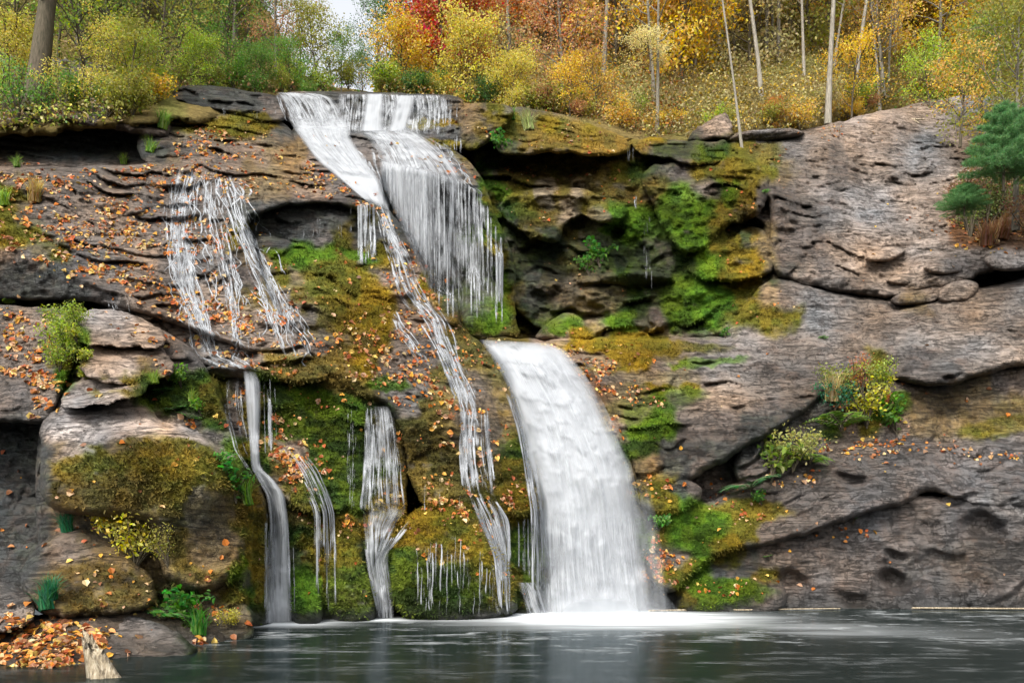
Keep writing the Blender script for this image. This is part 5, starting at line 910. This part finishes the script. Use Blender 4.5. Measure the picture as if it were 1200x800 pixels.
for k, (u, v, s) in enumerate([(72, 392, .5), (90, 400, .55), (78, 415, .6), (95, 425, .5), (70, 432, .5), (100, 445, .45), (88, 384, .45)]):
    plant([S1, B1][k % 2], u, v, [(.24, .32, .03), (.32, .36, .04)][k % 2], 'yellow green cushion plant beside the flat slabs of the pile', 'plant', s, 'cushion plants beside the boulder pile')
for k, (u, v, s) in enumerate([(190, 460, .6), (212, 452, .7), (225, 470, .6), (205, 480, .6), (235, 485, .5), (182, 448, .6), (222, 490, .7)]):
    plant([F2, B1, G1][k % 3], u, v, [GR, (.14, .28, .03), (.20, .30, .04)][k % 3], 'green plant in the nook behind the boulder pile', 'plant', s, 'green plants behind the boulder pile')
for k, (u, v, s, lb) in enumerate([(145, 192, .8, 'lone green grass tuft at the mouth of the dark overhang'), (190, 150, .9, 'grass tuft on the leafy ledge above the dark overhang end'), (175, 178, 1., 'grass tuft hanging under the leafy upper ledge'), (40, 235, 1.0, 'tall tan grass tuft on the left leafy slope'), (5, 240, 1.2, 'green grass clump at the left edge of the leafy slope'), (10, 352, .9, 'green tuft above the leafy slab at left edge'), (20, 195, .7, 'small green tuft below the bank at left edge'), (620, 152, 1.1, 'pale grass hanging over the mossy grotto lip'), (600, 140, 1.0, 'green tuft on the grotto lip behind the tan block')]):
    plant([G1, G2][k % 2], u, v, [(.22, .32, .04), (.16, .28, .04), (.16, .28, .04), (.38, .28, .08), (.22, .34, .04), (.2, .34, .04), (.14, .24, .04), (.34, .38, .14), (.14, .3, .04)][k], lb, 'grass tuft', s)
# right shelf plants
plant(S1, 985, 462, (.22, .26, .05), 'bushy green and tan clump on the shelf ledge', 'shrub', .75, off=.2)
plant(G2, 975, 468, (.42, .34, .14), 'tan grass at the left of the ledge clump', 'grass tuft', 1.2, off=.2)
plant(S1, 1030, 458, (.26, .32, .04), 'green shrub at the right of the ledge clump', 'shrub', .75, off=.2)
plant(S2, 1010, 462, (.40, .14, .05), 'red brown shrub in the middle of the ledge clump', 'shrub', .8, off=.25)
for k, (u, v, s, c, lb) in enumerate([(1015, 495, 1., (.45, .42, .04), 'bright yellow shrub under the shelf lip'), (985, 500, .9, (.16, .28, .04), 'green shrub left of the bright yellow shrub'), (1050, 505, .8, (.14, .3, .04), 'green shrub right of the bright yellow shrub'), (975, 485, .7, TL, 'teal green fern in the shade of the shelf'),
                                      (880, 572, .9, (.07, .26, .07), 'bluish green fern clump in the crevice of the big shelf'), (905, 560, .9, (.20, .28, .05), 'yellow green shrub beside the bluish fern clump'), (930, 548, .8, (.34, .34, .08), 'tan green shrub at the top of the crevice'), (950, 540, .6, (.16, .3, .04), 'small green sprig below the shaded shelf')]):
    plant([S1, F1, B1][k % 3], u, v, c, lb, 'plant', s*[1.15, 2., 2.][k % 3], off=.12)
for k, (u, v, s, lb) in enumerate([(892, 590, .6, 'little green sprig under the bluish fern clump'), (1000, 612, .8, 'green sprig on red leaves at the undercut crack'), (900, 652, .35, 'tiny green sprig under the long crack'), (773, 620, .7, 'green fern clinging to the rock beside the chute'), (850, 396, .5, 'small green tuft on the flat shelf edge'), (965, 396, .35, 'small yellow green tuft on the pale shelf'), (703, 310, 1.5, 'light green hanging plant in the grotto'), (690, 322, 1.0, 'darker green hanging plant beside the light one in the grotto'), (896, 226, .5, 'small green sprig at the left rim of the dome'), (590, 175, 1., 'fern tuft in the shaded grotto corner')]):
    plant([B1, B2, F2][k % 3], u, v, (.10, .26, .04), lb, 'plant', s, off=.06)
# right edge: pine, brush
PN = pine_proto(8, 3.4, 2.0)
p = P(1176, 216, 24.5); put(PN, tuple(p), C_['pine'], 'soft green young pine at the right edge in front of the dome', 'pine', s=.66)
p = P(1215, 215, 25); put(PN, tuple(p), C_['pine'], 'second young pine cut by the right frame edge', 'pine', s=.6)
p = P(1130, 250, 25.2); put(PN, tuple(p), C_['pine'], 'small low pine sprig left below the young pine', 'pine', s=(.42, .42, .25))
tree(PB[1], 1190, 250, 'olive', 'thin pale tree growing through the young pine', s=.75, Y=26.5)
for k in range(16):
    u = 1120+(k*37 % 130); v = 240+(k*53 % 50)+ (u-1120)*.05; red = k % 3
    plant([G2, S1, S2][k % 3], u, v, [(.28, .15, .07), (.26, .15, .08), (.16, .2, .05)][red], ['red brown grass tuft in the brush below the pine', 'red brown low shrub in the brush below the pine', 'green low shrub in the brush below the pine'][red], ['grass tuft', 'shrub', 'shrub'][red], 1.3, ['red brown grass tufts below the pine', 'red brown shrubs below the pine', 'green shrubs below the pine'][red], off=.1)
# left bank leaves over the overhang
for k, (u, v, s, c) in enumerate([(20, 138, 1.2, 'green'), (48, 142, 1.0, 'green'), (75, 132, 1.0, 'olive'), (5, 125, 1.2, 'lime'), (100, 130, .9, 'lemon'), (125, 135, 1., 'olive'), (160, 130, .9, 'olive'), (180, 118, 1., 'lime'), (60, 118, .9, 'lemon')]):
    plant(S2, u, v, c, ['green', 'lime', 'yellow', 'olive'][['green', 'lime', 'lemon', 'olive'].index(c)]+' drooping shrub along the lip over the dark overhang', 'shrub', s, 'shrubs along the overhang lip', off=.2)
# driftwood stump
def stump():
    root = empty('tree_stump', tuple(P(126, 794, 10.1))); T = MB(); n = 22; rg = np.random.default_rng(3)
    for s0, (dx, lean, h, r) in enumerate([(0, -.20, .47, .12)]):
        k = 14; t = np.linspace(0, 1, k)[:, None]; a = np.arange(n)/n*2*np.pi; rad = r*(1.55-.8*t**.6)*(1+.22*np.cos(a*7+1)[None]*(1-.3*t)+.12*np.cos(a*13)[None])+.02*rg.normal(0, 1, (1, n)); top = h*(1+.22*np.cos(a-2.6)[None]-.28*rg.uniform(0, 1, (1, n)))
        x = dx+lean*t+rad*np.cos(a)[None]*(1+.5*np.maximum(np.cos(a), 0)[None]*(1-t)); y = rad*np.sin(a)[None]*.9; z = -.25+t*(top+.25); v = np.stack([x, y, z], -1).reshape(-1, 3); i = np.arange(k*n).reshape(k, n); j = np.roll(i, -1, 1); T.add((v, np.stack([i[:-1], j[:-1], j[1:], i[1:]], -1).reshape(-1, 4)))
        c = v.reshape(k, n, 3)[-1]; m = c.mean(0)-[0, 0, .06]; inn = c*.35+m*.65; vv = np.concatenate([c, inn, m[None]]); i0 = np.arange(n); j0 = np.roll(i0, -1); T.add((vv, np.concatenate([np.stack([i0, j0, j0+n, i0+n], -1), np.stack([i0+n, j0+n, 0*i0+2*n, 0*i0+2*n], -1)])[:n]))
        T.add((np.concatenate([inn, m[None]]), np.stack([i0, j0, 0*i0+n, 0*i0+n], -1)))
    o = T.obj('wood', M_STUMP, root); tag(root, 'weathered broken pale tree stump standing in the water before the flat boulder', 'stump')
t = NT('weathered_wood'); g = t.n('ShaderNodeTexCoord').outputs['Object']; nn = t.noise(t.sc(g, (16, 16, 2.2), (0, .2, 0)), 2.2, 6, .7); c = t.ramp(nn, [(.32, (.05, .035, .02)), (.5, (.36, .29, .19)), (.7, (.68, .60, .46))])
M_STUMP = t.out(t.n('ShaderNodeBsdfPrincipled', {'Base Color': c, 'Roughness': .8, 'Normal': t.n('ShaderNodeBump', {'Height': nn, 'Strength': 1., 'Distance': .05}).outputs[0]}))
stump()
# drift log / stick along the right shore, stick on the dome
T = MB(); a = P(760, 716, 19.6); b = P(985, 713, 20.2); a[2] = b[2] = .03; s = np.linspace(0, 1, 12)[:, None]; pa = a*(1-s)+b*s; pa[:, 1] += .08*np.sin(s[:, 0]*9); T.add(tube(pa, .016*(1-.5*s[:, 0])+.006, 6)); tag(T.obj('drift_stick', M_STUMP, None), 'long thin tan stick floating along the foot of the mossy slab', 'stick')
T = MB(); a = P(1070, 712, 20.2); b = P(1290, 711, 20.1); a[2] = b[2] = .04; pa = a*(1-s)+b*s; pa[:, 1] += .06*np.sin(s[:, 0]*7+1); T.add(tube(pa, .018*(1-.3*s[:, 0])+.006, 6)); tag(T.obj('drift_stick', M_STUMP, None), 'long tan stick floating at the right end of the shore', 'stick')
z = float(zat(1075, 141)); T = MB(); a = P(1056, 140, z-.15); b = P(1084, 140, z-.15); T.add(tube([a, (a+b)/2, b], [.03, .04, .03], 6)); T.add(tube([(a+b)/2, (a+b)/2+[.15, -.2, -.25]], [.03, .02], 6)); tag(T.obj('fallen_branch', M_STUMP, None), 'short tan broken branch lying on top of the dome', 'branch')
# ------------------------------------------------------------------ camera, light
cam = bpy.data.cameras.new('camera'); co = bpy.data.objects.new('camera', cam); col.objects.link(co); sc.camera = co
cam.sensor_width = 36; cam.lens = 36*F/1200.; cam.shift_y = (HOR-400)/1200.; cam.clip_end = 2000; cam.clip_start = .1
co.location = (0, 0, CAMH); co.rotation_euler = (math.radians(90), 0, 0)
SUN_EL, SUN_AZ = math.radians(48), math.radians(205)      # azimuth clockwise from +Y: behind the camera, to the left
w = bpy.data.worlds.new('World'); sc.world = w; w.use_nodes = True; nt = w.node_tree; nt.nodes.clear()
sky = nt.nodes.new('ShaderNodeTexSky'); sky.sky_type = 'NISHITA'; sky.sun_disc = False; sky.sun_elevation = SUN_EL; sky.sun_rotation = SUN_AZ; sky.air_density = 1.2; sky.dust_density = 5; sky.ozone_density = .6
hs = nt.nodes.new('ShaderNodeHueSaturation'); hs.inputs['Saturation'].default_value = .18; hs.inputs['Value'].default_value = 1.65
bg = nt.nodes.new('ShaderNodeBackground'); bg.inputs['Strength'].default_value = .15; wo = nt.nodes.new('ShaderNodeOutputWorld')
nt.links.new(sky.outputs[0], hs.inputs['Color']); nt.links.new(hs.outputs[0], bg.inputs['Color']); nt.links.new(bg.outputs[0], wo.inputs[0])
sl = bpy.data.lights.new('sun', 'SUN'); so = bpy.data.objects.new('sun', sl); col.objects.link(so); sl.energy = 1.8; sl.angle = math.radians(12); sl.color = (1, .92, .80)
d = np.array([math.sin(SUN_AZ)*math.cos(SUN_EL), math.cos(SUN_AZ)*math.cos(SUN_EL), math.sin(SUN_EL)])
from mathutils import Vector
so.rotation_euler = Vector(-d).to_track_quat('-Z', 'Y').to_euler(); so.location = (0, 0, 60)
vs = sc.view_settings; vs.view_transform = 'Standard'; vs.look = 'None'; vs.exposure = EXPOSURE; vs.gamma = 1; vs.use_curve_mapping = False
cy = sc.cycles; cy.use_denoising = True; cy.max_bounces = 7; cy.diffuse_bounces = 3; cy.glossy_bounces = 3; cy.transmission_bounces = 3; cy.transparent_max_bounces = 32; cy.caustics_reflective = False; cy.caustics_refractive = False
cy.use_adaptive_sampling = True; cy.adaptive_threshold = .015
